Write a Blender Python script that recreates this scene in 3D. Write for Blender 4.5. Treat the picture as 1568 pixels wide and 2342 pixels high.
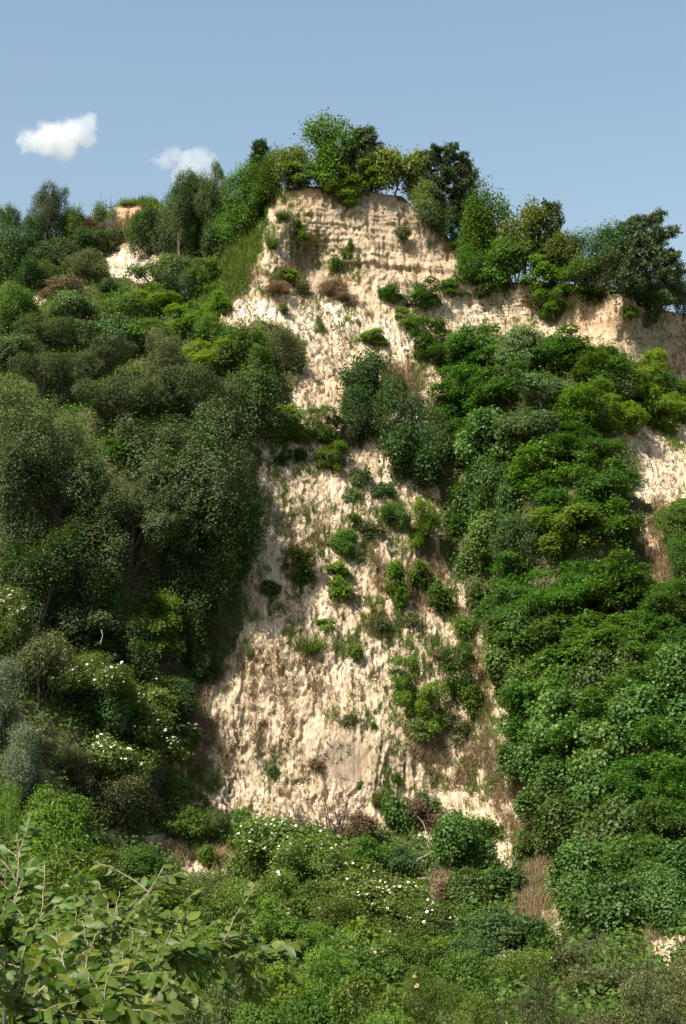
import bpy, math, time
import numpy as np
from mathutils import Vector, Matrix, Euler

T0 = time.time()
sc = bpy.context.scene
for o in list(bpy.data.objects):
    bpy.data.objects.remove(o)
C = sc.collection

# ------------------------------------------------------------------ camera, sky, sun, exposure
F, CX, CY, HORIZON = 3401.0, 784.0, 1171.0, 1450.0        # the photograph measured as 1568 x 2342
PITCH = math.atan((HORIZON - CY) / F)
EYE = np.array([0.0, 0.0, 22.0])
cam = bpy.data.cameras.new("camera")
cam.sensor_fit = 'VERTICAL'
cam.angle_y = 2 * math.atan(CY / F)
cam.clip_start, cam.clip_end = 0.1, 12000
cam_ob = bpy.data.objects.new("camera", cam)
cam_ob.location = EYE
cam_ob.rotation_euler = (math.pi / 2 + PITCH, 0, 0)
C.objects.link(cam_ob)
sc.camera = cam_ob

SUN = Vector((-0.43, -0.44, 0.79)).normalized()
world = bpy.data.worlds.new("World")
sc.world = world
world.use_nodes = True
wn, wl = world.node_tree.nodes, world.node_tree.links
wn.clear()
sky = wn.new("ShaderNodeTexSky")
sky.sky_type = 'NISHITA'
sky.sun_disc = False
sky.sun_elevation = math.asin(SUN.z)
sky.sun_rotation = math.atan2(SUN.x, SUN.y)
sky.altitude = 0
sky.air_density, sky.dust_density, sky.ozone_density = 1.5, 3.2, 1.4
bg = wn.new("ShaderNodeBackground")
bg.inputs['Strength'].default_value = 0.100
out = wn.new("ShaderNodeOutputWorld")
wl.new(sky.outputs[0], bg.inputs['Color'])
wl.new(bg.outputs[0], out.inputs['Surface'])

sun = bpy.data.lights.new("sun", 'SUN')
sun.energy = 5.0
sun.angle = math.radians(0.53)
sun.color = (1.0, 0.93, 0.82)
sun_ob = bpy.data.objects.new("sun", sun)
sun_ob.rotation_euler = SUN.to_track_quat('Z', 'Y').to_euler()
sun_ob.location = (-80, -60, 160)
C.objects.link(sun_ob)

sc.view_settings.view_transform = 'Standard'
sc.view_settings.look = 'None'
sc.view_settings.exposure = 0.78
sc.view_settings.gamma = 1.0
sc.view_settings.use_curve_mapping = False
sc.render.engine = 'CYCLES'
sc.cycles.max_bounces = 8
sc.cycles.diffuse_bounces = 4
sc.cycles.transmission_bounces = 4
sc.cycles.volume_bounces = 6
sc.cycles.use_denoising = True
sc.cycles.denoiser = 'OPENIMAGEDENOISE'
sc.cycles.denoising_prefilter = 'ACCURATE'


# ------------------------------------------------------------------ helpers
def ray(px, py):
    """Direction(s) through a point of the photograph, scaled so that y = 1."""
    px, py = np.asarray(px, float), np.asarray(py, float)
    dx, dy = (px - CX) / F, -(py - CY) / F
    c, s = math.cos(PITCH), math.sin(PITCH)
    y = c - dy * s
    return np.stack([dx / y, np.ones_like(y), (s + dy * c) / y], -1)


def at(px, py, Y):
    return EYE + ray(px, py) * np.asarray(Y, float)[..., None]


def norm(v):
    return v / np.maximum(np.linalg.norm(v, axis=-1, keepdims=True), 1e-9)


def smooth(a, b, x):
    t = np.clip((x - a) / (b - a), 0, 1)
    return t * t * (3 - 2 * t)


def _hash(i, j, k, seed):
    h = (i.astype(np.uint32) * np.uint32(374761393) + j.astype(np.uint32) * np.uint32(668265263)
         + k.astype(np.uint32) * np.uint32(2147483647) + np.uint32(seed * 9176 + 77))
    h = (h ^ (h >> np.uint32(13))) * np.uint32(1274126177)
    h = (h ^ (h >> np.uint32(15))) * np.uint32(2246822519)
    return ((h ^ (h >> np.uint32(16))) & np.uint32(0xffffff)).astype(np.float64) / 16777215.0


def vnoise(p, seed=0):
    f = np.floor(p)
    t = p - f
    t = t * t * t * (t * (t * 6 - 15) + 10)
    i = f.astype(np.int64)
    r = 0
    for a in (0, 1):
        wa = t[..., 0] if a else 1 - t[..., 0]
        for b in (0, 1):
            wb = t[..., 1] if b else 1 - t[..., 1]
            for c in (0, 1):
                wc = t[..., 2] if c else 1 - t[..., 2]
                r = r + wa * wb * wc * _hash(i[..., 0] + a, i[..., 1] + b, i[..., 2] + c, seed)
    return r


def fbm(p, octaves=4, seed=0, gain=0.5):
    r, amp, tot = 0, 1.0, 0.0
    for o in range(octaves):
        r = r + amp * vnoise(p * (2.03 ** o) + 11.3 * o, seed + o * 7)
        tot += amp
        amp *= gain
    return r / tot


def new_mesh(name, verts, faces, mat=None, smooth_shade=False):
    """faces: one (m, k) index array or a list of them."""
    me = bpy.data.meshes.new(name)
    if not isinstance(faces, (list, tuple)):
        faces = [faces]
    faces = [f for f in faces if len(f)]
    verts = np.ascontiguousarray(verts, np.float32)
    me.vertices.add(len(verts))
    me.vertices.foreach_set("co", verts.ravel())
    loops = np.concatenate([f.ravel() for f in faces]).astype(np.int32)
    sizes = np.concatenate([np.full(len(f), f.shape[1]) for f in faces])
    starts = np.concatenate([[0], np.cumsum(sizes)[:-1]]).astype(np.int32)
    me.loops.add(len(loops))
    me.loops.foreach_set("vertex_index", loops)
    me.polygons.add(len(starts))
    me.polygons.foreach_set("loop_start", starts)
    me.update(calc_edges=True)
    me.validate()
    if smooth_shade:
        me.polygons.foreach_set("use_smooth", np.ones(len(me.polygons), bool))
    if mat:
        me.materials.append(mat)
    return me


def link(name, data, parent=None, loc=None):
    o = bpy.data.objects.new(name, data)
    C.objects.link(o)
    if parent is not None:
        o.parent = parent
    if loc is not None:
        o.location = loc
    return o


LABELS = {}


def tag(o, label=None, cat=None, group=None, kind=None):
    if label:
        o['label'] = label
        LABELS.setdefault(label, []).append(o.name)
    if cat:
        o['category'] = cat
    if group:
        o['group'] = group
    if kind:
        o['kind'] = kind
    return o


def tubes(paths, sides=5):
    """paths: list of (points (n,3), radii (n,)) -> verts, quads."""
    V, Q, base = [], [], 0
    for pts, rad in paths:
        pts = np.asarray(pts, float)
        rad = np.asarray(rad, float)
        n = len(pts)
        d = norm(np.gradient(pts, axis=0))
        ref = np.where(np.abs(d[:, 2:3]) > .9, np.array([[1.0, 0, 0]]), np.array([[0, 0, 1.0]]))
        a = norm(np.cross(d, ref))
        b = np.cross(d, a)
        th = np.arange(sides) / sides * 2 * math.pi
        ring = pts[:, None] + rad[:, None, None] * (a[:, None] * np.cos(th)[None, :, None] + b[:, None] * np.sin(th)[None, :, None])
        V.append(ring.reshape(-1, 3))
        i = np.arange(n - 1)[:, None] * sides
        j = np.arange(sides)[None]
        k = (j + 1) % sides
        Q.append(np.stack([i + j, i + k, i + sides + k, i + sides + j], -1).reshape(-1, 4) + base)
        base += n * sides
    return np.concatenate(V), np.concatenate(Q)


# ------------------------------------------------------------------ materials
def mat_new(name):
    m = bpy.data.materials.new(name)
    m.use_nodes = True
    m.node_tree.nodes.clear()
    return m, m.node_tree.nodes, m.node_tree.links


def ramp(nodes, stops):
    r = nodes.new("ShaderNodeValToRGB")
    e = r.color_ramp.elements
    while len(e) < len(stops):
        e.new(0.5)
    for k, (p, c) in enumerate(stops):
        e[k].position = p
        e[k].color = (*c, 1)
    return r


def leaf_mat(name, c1, c2, c3, trans=0.35, rough=0.5, spec=0.35, vary=0.25):
    m, N, L = mat_new(name)
    geo = N.new("ShaderNodeNewGeometry")
    info = N.new("ShaderNodeObjectInfo")
    cr = ramp(N, [(0.0, c1), (0.55, c2), (1.0, c3)])
    L.new(geo.outputs['Random Per Island'], cr.inputs[0])
    # patches of lighter and darker growth across one crown
    tc = N.new("ShaderNodeTexCoord")
    nz = N.new("ShaderNodeTexNoise")
    nz.inputs['Scale'].default_value = 3.5
    nz.inputs['Detail'].default_value = 3
    L.new(tc.outputs['Object'], nz.inputs['Vector'])
    hsv = N.new("ShaderNodeHueSaturation")
    mr = N.new("ShaderNodeMapRange")
    mr.inputs['To Min'].default_value = 1 - vary
    mr.inputs['To Max'].default_value = 1 + vary
    L.new(info.outputs['Random'], mr.inputs['Value'])
    mr2 = N.new("ShaderNodeMapRange")
    mr2.inputs['From Min'].default_value = .3
    mr2.inputs['From Max'].default_value = .7
    mr2.inputs['To Min'].default_value = .78
    mr2.inputs['To Max'].default_value = 1.22
    L.new(nz.outputs['Fac'], mr2.inputs['Value'])
    mul = N.new("ShaderNodeMath")
    mul.operation = 'MULTIPLY'
    L.new(mr.outputs[0], mul.inputs[0])
    L.new(mr2.outputs[0], mul.inputs[1])
    L.new(mul.outputs[0], hsv.inputs['Value'])
    mh = N.new("ShaderNodeMapRange")
    mh.inputs['To Min'].default_value = .488
    mh.inputs['To Max'].default_value = .515
    rn = N.new("ShaderNodeMath")
    rn.operation = 'FRACT'
    k = N.new("ShaderNodeMath")
    k.operation = 'MULTIPLY'
    k.inputs[1].default_value = 7.31
    L.new(info.outputs['Random'], k.inputs[0])
    L.new(k.outputs[0], rn.inputs[0])
    L.new(rn.outputs[0], mh.inputs['Value'])
    L.new(mh.outputs[0], hsv.inputs['Hue'])
    L.new(cr.outputs[0], hsv.inputs['Color'])
    p = N.new("ShaderNodeBsdfPrincipled")
    p.inputs['Roughness'].default_value = rough
    p.inputs['Specular IOR Level'].default_value = spec
    L.new(hsv.outputs[0], p.inputs['Base Color'])
    tr = N.new("ShaderNodeBsdfTranslucent")
    tint = N.new("ShaderNodeMix")
    tint.data_type = 'RGBA'
    tint.blend_type = 'MULTIPLY'
    tint.inputs[0].default_value = 1
    L.new(hsv.outputs[0], tint.inputs[6])
    tint.inputs[7].default_value = (1.30, 1.42, .45, 1)
    L.new(tint.outputs[2], tr.inputs['Color'])
    mx = N.new("ShaderNodeMixShader")
    mx.inputs[0].default_value = trans
    L.new(p.outputs[0], mx.inputs[1])
    L.new(tr.outputs[0], mx.inputs[2])
    o = N.new("ShaderNodeOutputMaterial")
    L.new(mx.outputs[0], o.inputs['Surface'])
    return m


def plain_mat(name, c1, c2, rough=.85, scale=6.0, bump=.3, spec=.2):
    m, N, L = mat_new(name)
    tc = N.new("ShaderNodeTexCoord")
    nz = N.new("ShaderNodeTexNoise")
    nz.inputs['Scale'].default_value = scale
    nz.inputs['Detail'].default_value = 6
    L.new(tc.outputs['Object'], nz.inputs['Vector'])
    cr = ramp(N, [(.3, c1), (.7, c2)])
    L.new(nz.outputs['Fac'], cr.inputs[0])
    p = N.new("ShaderNodeBsdfPrincipled")
    p.inputs['Roughness'].default_value = rough
    p.inputs['Specular IOR Level'].default_value = spec
    L.new(cr.outputs[0], p.inputs['Base Color'])
    b = N.new("ShaderNodeBump")
    b.inputs['Strength'].default_value = bump
    b.inputs['Distance'].default_value = .03
    L.new(nz.outputs['Fac'], b.inputs['Height'])
    L.new(b.outputs[0], p.inputs['Normal'])
    o = N.new("ShaderNodeOutputMaterial")
    L.new(p.outputs[0], o.inputs['Surface'])
    return m


M = {
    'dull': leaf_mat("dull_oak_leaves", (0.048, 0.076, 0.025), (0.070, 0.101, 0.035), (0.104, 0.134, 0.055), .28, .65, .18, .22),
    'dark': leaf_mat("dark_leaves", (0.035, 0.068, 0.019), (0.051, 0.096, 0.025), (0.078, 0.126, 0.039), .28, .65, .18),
    'mid': leaf_mat("mid_green_leaves", (0.051, 0.106, 0.015), (0.081, 0.148, 0.020), (0.119, 0.187, 0.033), .4, .6, .2),
    'olive': leaf_mat("olive_leaves", (.070, .082, .026), (.098, .112, .038), (.135, .145, .055), .3),
    'yellow': leaf_mat("yellow_green_leaves", (.080, .112, .020), (.120, .155, .028), (.180, .205, .045), .4),
    'locust': leaf_mat("locust_leaflets", (0.046, 0.107, 0.014), (0.067, 0.141, 0.018), (0.102, 0.179, 0.029), .4),
    'bright': leaf_mat("bright_leaves", (.085, .150, .016), (.115, .185, .022), (.165, .228, .036), .45),
    'creeper': leaf_mat("creeper_leaves", (0.048, 0.101, 0.019), (0.076, 0.140, 0.027), (0.122, 0.185, 0.047), .32, .5, .25),
    'grey': leaf_mat("grey_green_leaves", (0.052, 0.098, 0.031), (0.077, 0.128, 0.041), (0.113, 0.165, 0.061), .3, .6, .2),
    'silver': leaf_mat("silver_leaves", (.105, .155, .090), (.150, .195, .125), (.205, .245, .170), .35, .55, .3),
    'elder': leaf_mat("elder_leaves", (0.068, 0.116, 0.019), (0.101, 0.155, 0.027), (0.151, 0.201, 0.042), .4, .6, .2),
    'dry': leaf_mat("dry_brown_leaves", (.130, .092, .055), (.185, .130, .080), (.240, .170, .110), .2, .8, .1),
    'fresh': leaf_mat("fresh_leaves", (.080, .125, .030), (.115, .160, .045), (.165, .205, .070), .4),
    'pine': leaf_mat("pine_needles", (.040, .064, .028), (.058, .086, .034), (.090, .118, .048), .18, .6, .25),
    'bark': plain_mat("bark", (.055, .045, .035), (.120, .100, .080), .9, 14),
    'deadwood': plain_mat("dead_wood", (.16, .135, .11), (.30, .26, .22), .9, 9),
    'greywood': plain_mat("grey_twigs", (.075, .060, .048), (.15, .125, .105), .9, 9),
    'elmbark': plain_mat("young_elm_bark", (.16, .12, .085), (.30, .235, .175), .75, 30),
    'elm': leaf_mat("elm_leaves", (.058, .108, .016), (.090, .148, .022), (.145, .195, .036), .45, .45, .3, .0),
    'elmyoung': leaf_mat("young_elm_leaves", (.130, .180, .026), (.180, .210, .038), (.250, .190, .070), .45, .45, .3, .0),
    'flower': plain_mat("creamy_white_flowers", (.70, .68, .50), (.84, .83, .70), .7, 20, .1),
    'rose': plain_mat("white_rose_petals", (.82, .82, .78), (.86, .86, .83), .6, 20, .1),
    'fade': plain_mat("fading_pinkish_flowers", (.40, .27, .16), (.52, .38, .25), .8, 20, .1),
    'blade': leaf_mat("grass_blades", (.070, .115, .018), (.105, .155, .026), (.160, .195, .045), .38, .6, .2),
    'weedy': leaf_mat("olive_brown_weeds", (.085, .075, .030), (.11, .115, .035), (.17, .13, .065), .25, .7, .15),
    'straw': leaf_mat("dry_grass_blades", (.20, .150, .085), (.27, .200, .120), (.34, .265, .165), .3, .7, .15),
    'weed': leaf_mat("undergrowth_leaves", (0.052, 0.094, 0.018), (0.078, 0.129, 0.023), (0.119, 0.170, 0.037), .35, .6, .2),
}


# ------------------------------------------------------------------ the hill: depth of the ground behind points of the photograph
CTRL = [  # (px, py, metres from the camera)
    (750, 2420, 74), (750, 2342, 80), (750, 2200, 96), (750, 2100, 108), (750, 2000, 120), (750, 1920, 130), (750, 1700, 135),
    (750, 1500, 140), (750, 1250, 147), (750, 1000, 155), (750, 850, 163), (750, 690, 172), (750, 640, 173.4), (750, 540, 174.2), (750, 430, 175.5),
    (500, 2420, 74), (500, 2200, 96), (500, 2000, 119), (500, 1900, 128), (500, 1700, 134), (500, 1500, 138), (500, 1250, 140.2), (500, 1000, 146), (500, 850, 158), (500, 740, 170), (500, 650, 178),
    (500, 550, 186), (500, 450, 193),
    (600, 1500, 138), (600, 1250, 144), (600, 1000, 151), (600, 800, 163), (610, 700, 169), (580, 600, 172.5), (610, 510, 174.2), (640, 430, 176), (540, 700, 171.5),
    (640, 600, 171.2), (690, 590, 175.6), (700, 640, 174.6), (560, 500, 182),
    (250, 2420, 74), (250, 2200, 95), (250, 2000, 112), (250, 1900, 118), (250, 1700, 122), (250, 1500, 130), (250, 1250, 134), (250, 1000, 142), (250, 850, 158), (260, 660, 190),
    (280, 610, 195), (300, 565, 197), (310, 480, 212), (320, 462, 215),
    (0, 2420, 72), (0, 2200, 88), (0, 2000, 100), (0, 1900, 104), (0, 1700, 113), (0, 1500, 120), (0, 1250, 129), (0, 1000, 142), (0, 800, 166), (0, 650, 190), (0, 560, 206),
    (120, 560, 206), (150, 650, 191), (-200, 1900, 98), (-200, 1250, 126), (-200, 650, 190), (-200, 560, 204),
    (930, 1920, 131), (930, 1700, 136), (930, 1500, 142), (930, 1250, 149), (930, 1000, 158), (930, 850, 165), (930, 690, 172), (930, 640, 173.4), (930, 540, 174.6), (930, 450, 176),
    (1050, 1920, 130), (1080, 1700, 137.5), (1070, 1500, 144), (1040, 1250, 152), (1020, 1000, 161), (1050, 850, 165), (1050, 760, 171.5), (1060, 650, 173), (1060, 600, 174.5),
    (1000, 520, 176), (1200, 2420, 72), (1200, 2200, 94), (1200, 2050, 110), (1200, 1920, 126), (1200, 1700, 132), (1200, 1500, 137), (1200, 1250, 143), (1200, 1000, 151.5), (1200, 850, 159), (1200, 770, 168.5),
    (1200, 652, 170.5), (1330, 770, 165.5), (1330, 655, 167.5),
    (1400, 2420, 70), (1400, 2200, 90), (1400, 2050, 106), (1400, 1920, 114), (1400, 1700, 122), (1400, 1500, 130), (1400, 1250, 139), (1400, 1000, 150), (1400, 850, 158),
    (1435, 810, 162.5), (1435, 690, 163.5), (1480, 760, 168), (1568, 740, 178), (1568, 900, 170), (1500, 1050, 152), (1440, 1050, 150), (1500, 1280, 141),
    (1568, 2420, 68), (1568, 2200, 85), (1568, 2050, 98), (1568, 1920, 106), (1568, 1700, 115), (1568, 1500, 124), (1568, 1250, 138), (1568, 1050, 153),
    (1760, 1900, 98), (1760, 1400, 128), (1760, 1000, 158), (1760, 760, 182),
]
CT = np.array(CTRL, float)


def _phi(r2):
    return np.where(r2 > 1e-12, r2 * np.log(np.maximum(r2, 1e-12)), 0)


def tps_fit(ct, lam=2e-4):
    x = ct[:, :2] / 1000
    n = len(x)
    r2 = ((x[:, None] - x[None]) ** 2).sum(-1)
    A = np.zeros((n + 3, n + 3))
    A[:n, :n] = _phi(r2) + lam * np.eye(n)
    A[:n, n] = A[n, :n] = 1
    A[:n, n + 1:] = x
    A[n + 1:, :n] = x.T
    b = np.zeros(n + 3)
    b[:n] = ct[:, 2]
    return x, np.linalg.solve(A, b)


TX, TW = tps_fit(CT)


def depth(px, py):
    px = np.clip(np.asarray(px, float), -180, 1740)
    py = np.asarray(py, float)
    shp = np.broadcast(px, py).shape
    q = np.stack(np.broadcast_arrays(px, py), -1).reshape(-1, 2) / 1000
    res = np.empty(len(q))
    for s in range(0, len(q), 20000):
        c = q[s:s + 20000]
        r2 = ((c[:, None] - TX[None]) ** 2).sum(-1)
        res[s:s + 20000] = _phi(r2) @ TW[:-3] + TW[-3] + c @ TW[-2:]
    return res.reshape(shp)


RIM = np.array([(-900, 575), (-100, 560), (60, 552), (150, 535), (200, 505), (270, 472), (300, 463), (345, 462), (400, 478), (470, 470), (520, 455), (600, 440), (640, 428), (700, 423), (760, 428),
                (830, 436), (920, 450), (945, 475), (975, 500), (1015, 530), (1060, 600), (1085, 640), (1200, 650), (1300, 655), (1390, 650), (1440, 668), (1460, 700), (1568, 722), (1800, 745), (2470, 790)], float)


def rim(px):
    return np.interp(px, RIM[:, 0], RIM[:, 1])


CAM_GROUND = EYE[2] - 1.7
SLOPE_END = 74.0


def near_ground(y, z_end=1.0):
    t = np.clip(1 - np.asarray(y, float) / SLOPE_END, 0, 1.6)
    return z_end + (CAM_GROUND - z_end) * t ** 1.3


def ground_point(px, py):
    return at(px, py, depth(px, py))


# polygons of bare earth, measured on the photograph
BARE = [
    [(640, 424), (830, 432), (935, 450), (1010, 525), (1070, 600), (1062, 650), (1030, 760), (985, 800), (990, 840), (1025, 980), (1000, 1080), (985, 1150), (1015, 1260), (1065, 1400), (1120, 1490), (1140, 1600),
     (1178, 1690), (1228, 1800), (1262, 1900), (1300, 2000), (1290, 2150), (1200, 2140), (1150, 2000), (1095, 1920), (900, 1900), (700, 1905), (540, 1895), (430, 1840), (400, 1760), (440, 1660), (490, 1560),
     (540, 1480), (560, 1300), (590, 1180), (592, 1000), (645, 930), (692, 830), (690, 780), (620, 748), (505, 745), (535, 690), (572, 650), (592, 560), (600, 470)],
    [(1020, 640), (1080, 640), (1200, 648), (1330, 652), (1440, 645), (1470, 690), (1568, 715), (1800, 730), (1800, 930), (1540, 905), (1510, 850), (1450, 815), (1330, 775), (1200, 775), (1100, 750), (1030, 765)],
    [(1425, 985), (1470, 960), (1568, 975), (1800, 980), (1800, 1165), (1560, 1150), (1500, 1180), (1462, 1170), (1440, 1060)],
    [(1465, 1160), (1500, 1190), (1510, 1240), (1550, 1265), (1545, 1330), (1492, 1325), (1470, 1260)],
    [(232, 590), (285, 563), (392, 566), (388, 600), (305, 642), (240, 648)],
    [(262, 468), (335, 472), (330, 505), (320, 545), (288, 548), (290, 520), (266, 500)],
    [(1472, 2112), (1552, 2100), (1600, 2150), (1520, 2210), (1485, 2165)],
    [(330, 1925), (540, 1935), (560, 1985), (420, 2000), (340, 1950)],
    [(60, 680), (105, 670), (115, 690), (80, 700)],
    [(1000, 1990), (1050, 2010), (1020, 2120), (985, 2100)],
]
WHITE = [(575, 712, 70, 26, 1.0), (740, 730, 90, 50, .55), (920, 760, 60, 40, .5), (1090, 705, 80, 40, .45), (290, 610, 60, 40, .6), (1480, 1090, 80, 80, .25)]
ORANGE = [(745, 440, 120, 18, .9), (900, 445, 60, 10, .8), (690, 455, 30, 20, .7), (770, 665, 80, 40, .45), (1390, 720, 90, 90, .75), (300, 505, 50, 45, 1.2), (1510, 1290, 50, 70, .9), (1510, 820, 50, 60, .8), (1290, 640, 180, 14, .5),
          (870, 1360, 40, 110, .35), (1000, 620, 70, 60, .3), (700, 470, 16, 40, .8), (960, 1300, 40, 120, .4), (1490, 1170, 60, 40, .4), (720, 880, 60, 40, .25), (1560, 780, 60, 60, .4)]
GREY_SHADE = [(860, 475, 130, 44, 1.2), (690, 600, 60, 60, .9), (1510, 750, 90, 70, .9), (1020, 560, 50, 60, .6), (690, 600, 50, 50, .5), (790, 1740, 40, 50, .6), (900, 520, 40, 30, .4), (1130, 680, 26, 40, .5)]  # grey tint, with shade painted in under rim trees, in hollow, past the corner


def blobs(px, py, spec):
    r = np.zeros(np.shape(px))
    for cx, cy, rx, ry, w in spec:
        d = ((px - cx) / rx) ** 2 + ((py - cy) / ry) ** 2
        r = np.maximum(r, w * smooth(1.6, .4, d))
    return r


def poly_sd(px, py, poly):
    """Signed distance in photograph units, negative inside."""
    p = np.array(poly, float)
    q = np.roll(p, -1, 0)
    best = np.full(px.shape, 1e9)
    inside = np.zeros(px.shape, bool)
    for (x0, y0), (x1, y1) in zip(p, q):
        ex, ey = x1 - x0, y1 - y0
        t = np.clip(((px - x0) * ex + (py - y0) * ey) / (ex * ex + ey * ey), 0, 1)
        best = np.minimum(best, (px - x0 - t * ex) ** 2 + (py - y0 - t * ey) ** 2)
        cond = ((y0 <= py) & (py < y1)) | ((y1 <= py) & (py < y0))
        if abs(ey) > 1e-9:
            inside ^= cond & (px < x0 + (py - y0) / ey * ex)
    return np.where(inside, -1, 1) * np.sqrt(best)


def build_hill():
    cols = np.concatenate([np.linspace(-900, -50, 40)[:-1], np.linspace(-50, 1620, 620), np.linspace(1620, 2470, 40)[1:]])
    rows = np.concatenate([np.linspace(0, .22, 70)[:-1], np.linspace(.22, 1, 640)])
    nc, nr = len(cols), len(rows)
    R = rim(cols)
    PX = np.repeat(cols[None], nr, 0)
    PY = 2420 + (R[None] - 2420) * rows[:, None]
    D = depth(PX, PY)
    P = at(PX, PY, D)
    bare_sd = np.full(PX.shape, 1e9)
    wob = (fbm(np.stack([PX / 42, PY / 42, PX * 0], -1), 4, 3) - .5) * 70
    for poly in BARE:
        bare_sd = np.minimum(bare_sd, poly_sd(PX, PY, poly))
    bare = smooth(9, -9, bare_sd + wob * smooth(-60, 10, bare_sd))
    # normals of the plain surface
    du = np.gradient(P, axis=1)
    dv = np.gradient(P, axis=0)
    Nn = norm(np.cross(du, dv))
    # --- relief of the earth
    x, y, z = P[..., 0], P[..., 1], P[..., 2]
    steep = smooth(690, 650, PY) * smooth(520, 600, PX) * smooth(1110, 1060, PX)
    steep = np.maximum(steep, smooth(860, 800, PY) * smooth(1010, 1050, PX))
    steep = np.maximum(steep, smooth(660, 640, PY) * smooth(420, 380, PX))
    steep = np.maximum(steep, .7 * smooth(1420, 1450, PX) * smooth(1200, 1120, PY))
    warp = (fbm(np.stack([x * .22, y * .22, z * .10], -1), 3, 21) - .5) * 5
    ridged = lambda n: 1 - np.abs(2 * n - 1)
    # rain rills running down the scree, at three widths, with crumbly edges
    rill = ridged(fbm(np.stack([x * .30 + warp, y * .03, z * .045], -1), 3, 5))
    fine = ridged(fbm(np.stack([x * .95 + warp * 2, y * .08, z * .13], -1), 2, 8))
    fine2 = ridged(vnoise(np.stack([x * 2.3 + warp * 3, y * .12, z * .22], -1), 9))
    crumb = fbm(np.stack([x * 2.2, y * 2.2, z * 1.6], -1), 3, 13)
    grit = fbm(np.stack([x * 3.6, y * 2.0, z * 1.8], -1), 2, 14)
    lump = fbm(np.stack([x * .5, y * .5, z * .4], -1), 3, 12)
    big = fbm(np.stack([x * .12, y * .12, z * .12], -1), 3, 15)
    smoothpatch = 1 - .8 * blobs(PX, PY, [(790, 1745, 60, 60, 1.)])
    scree = ((rill - .6) * .34 + (fine - .6) * .34 + (fine2 - .5) * .30 + (crumb - .5) * .12 + (grit - .5) * .46 + (lump - .5) * .25) * smoothpatch
    # bedded sandstone: thin beds that stand out and are undercut, broken by upright joints
    s = z + (fbm(np.stack([x * .10, y * .10, z * .05], -1), 2, 30) - .5) * 1.6
    bed = s * 1.15 + vnoise(np.stack([s * .5, x * .05, y * 0], -1), 31) * 1.5
    k = np.floor(bed)
    fr = bed - k
    stick = _hash(k.astype(np.int64), np.zeros_like(k, dtype=np.int64), np.floor(x * .22 + k * .37).astype(np.int64), 33)
    bedd = (stick - .5) * .28 * smooth(0, .12, fr) * smooth(1, .85, fr) + (fr - .5) * .12
    thin = vnoise(np.stack([s * 4.2, x * .25, y * 0], -1), 34)
    jx = x * .75 + (vnoise(np.stack([x * .6, z * .6, y * 0], -1), 36) - .5) * 1.6 + k * .31
    jk = np.floor(jx)
    blockp = _hash(jk.astype(np.int64), k.astype(np.int64), np.zeros_like(k, dtype=np.int64), 37)
    jf = jx - jk
    joint = smooth(.10, .0, np.minimum(jf, 1 - jf))
    cells = fbm(np.stack([x * .9, y * .9, z * 1.1], -1), 4, 41)
    runs = ridged(fbm(np.stack([x * .5 + warp, y * .1, z * .07], -1), 2, 44))
    face = bedd * .22 + (blockp - .5) * .16 - joint * .12 + (thin - .5) * .20 + (cells - .5) * .40 + (runs - .6) * .34 + (grit - .5) * .42 + (lump - .5) * .6
    # the ledge that runs across the upper face, and its undercut
    wav = (vnoise(np.stack([x * .35, x * 0, x * 0], -1), 70) - .5) * 26
    led = smooth(612, 606, PY + wav) * smooth(590, 602, PY + wav) * smooth(730, 770, PX) * smooth(1075, 1040, PX)
    und = smooth(606, 612, PY + wav) * smooth(640, 618, PY + wav) * smooth(640, 700, PX) * smooth(1075, 1040, PX)
    face = face * (1 - .65 * smooth(1270, 1310, PX) * smooth(850, 800, PY)) - smooth(.5, 0, np.abs(PY - 772 - (vnoise(np.stack([x, z, y], -1), 81) - .5) * 8) / 5) * .25 * smooth(1290, 1310, PX)
    face = face + led * .25 - und * .14 * smooth(.35, .6, vnoise(np.stack([x * .5, x * 0, x * 0], -1), 72))
    pit = smooth(.62, .74, vnoise(np.stack([x * 2.0, y * .9, z * .6], -1), 52))
    disp_bare = scree * (1 - steep) + face * steep - pit * .28 * smoothpatch
    disp_soft = (big - .5) * 3.0 + (lump - .5) * .9
    edge = smooth(0, .03, rows)[:, None] * smooth(1.0, .985, rows)[:, None]
    dsp = (disp_bare * bare + disp_soft * (1 - bare) * .8 + (big - .5) * 1.6 * bare) * (.25 + .75 * edge)
    P = P + Nn * dsp[..., None]
    du = np.gradient(P, axis=1)
    dv = np.gradient(P, axis=0)
    Nn = norm(np.cross(du, dv))
    # --- slope between the camera and the valley floor, and the plateau behind the rim
    z_end = P[0, :, 2]
    Xe = P[0, :, 0]
    nearY = np.linspace(-60, SLOPE_END - 3, 46)
    near = np.zeros((len(nearY), nc, 3))
    Y0 = P[0, :, 1]
    for i, yy in enumerate(nearY):
        yv = yy + (Y0 - SLOPE_END) * smooth(0, SLOPE_END, yy)
        near[i, :, 0] = Xe
        near[i, :, 1] = yv
        near[i, :, 2] = near_ground(yy, z_end) + (vnoise(np.stack([Xe * .15, yv * .15, Xe * 0], -1), 60) - .5) * .5 * smooth(SLOPE_END, 50, yy)
    back = []
    for dyy, dz in ((.8, .25), (2.5, .5), (6, .7), (14, .9), (30, .8), (60, 0), (120, -3), (260, -10), (500, -25)):
        b = P[-1].copy()
        b[:, 1] += dyy
        b[:, 0] *= 1 + dyy / 200
        b[:, 2] += dz + (vnoise(np.stack([b[:, 0] * .2, b[:, 1] * .2, b[:, 0] * 0], -1), 61) - .5) * .6
        back.append(b)
    allP = np.concatenate([near, P, np.array(back)], 0)
    nn, nb = len(near), len(back)
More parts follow.
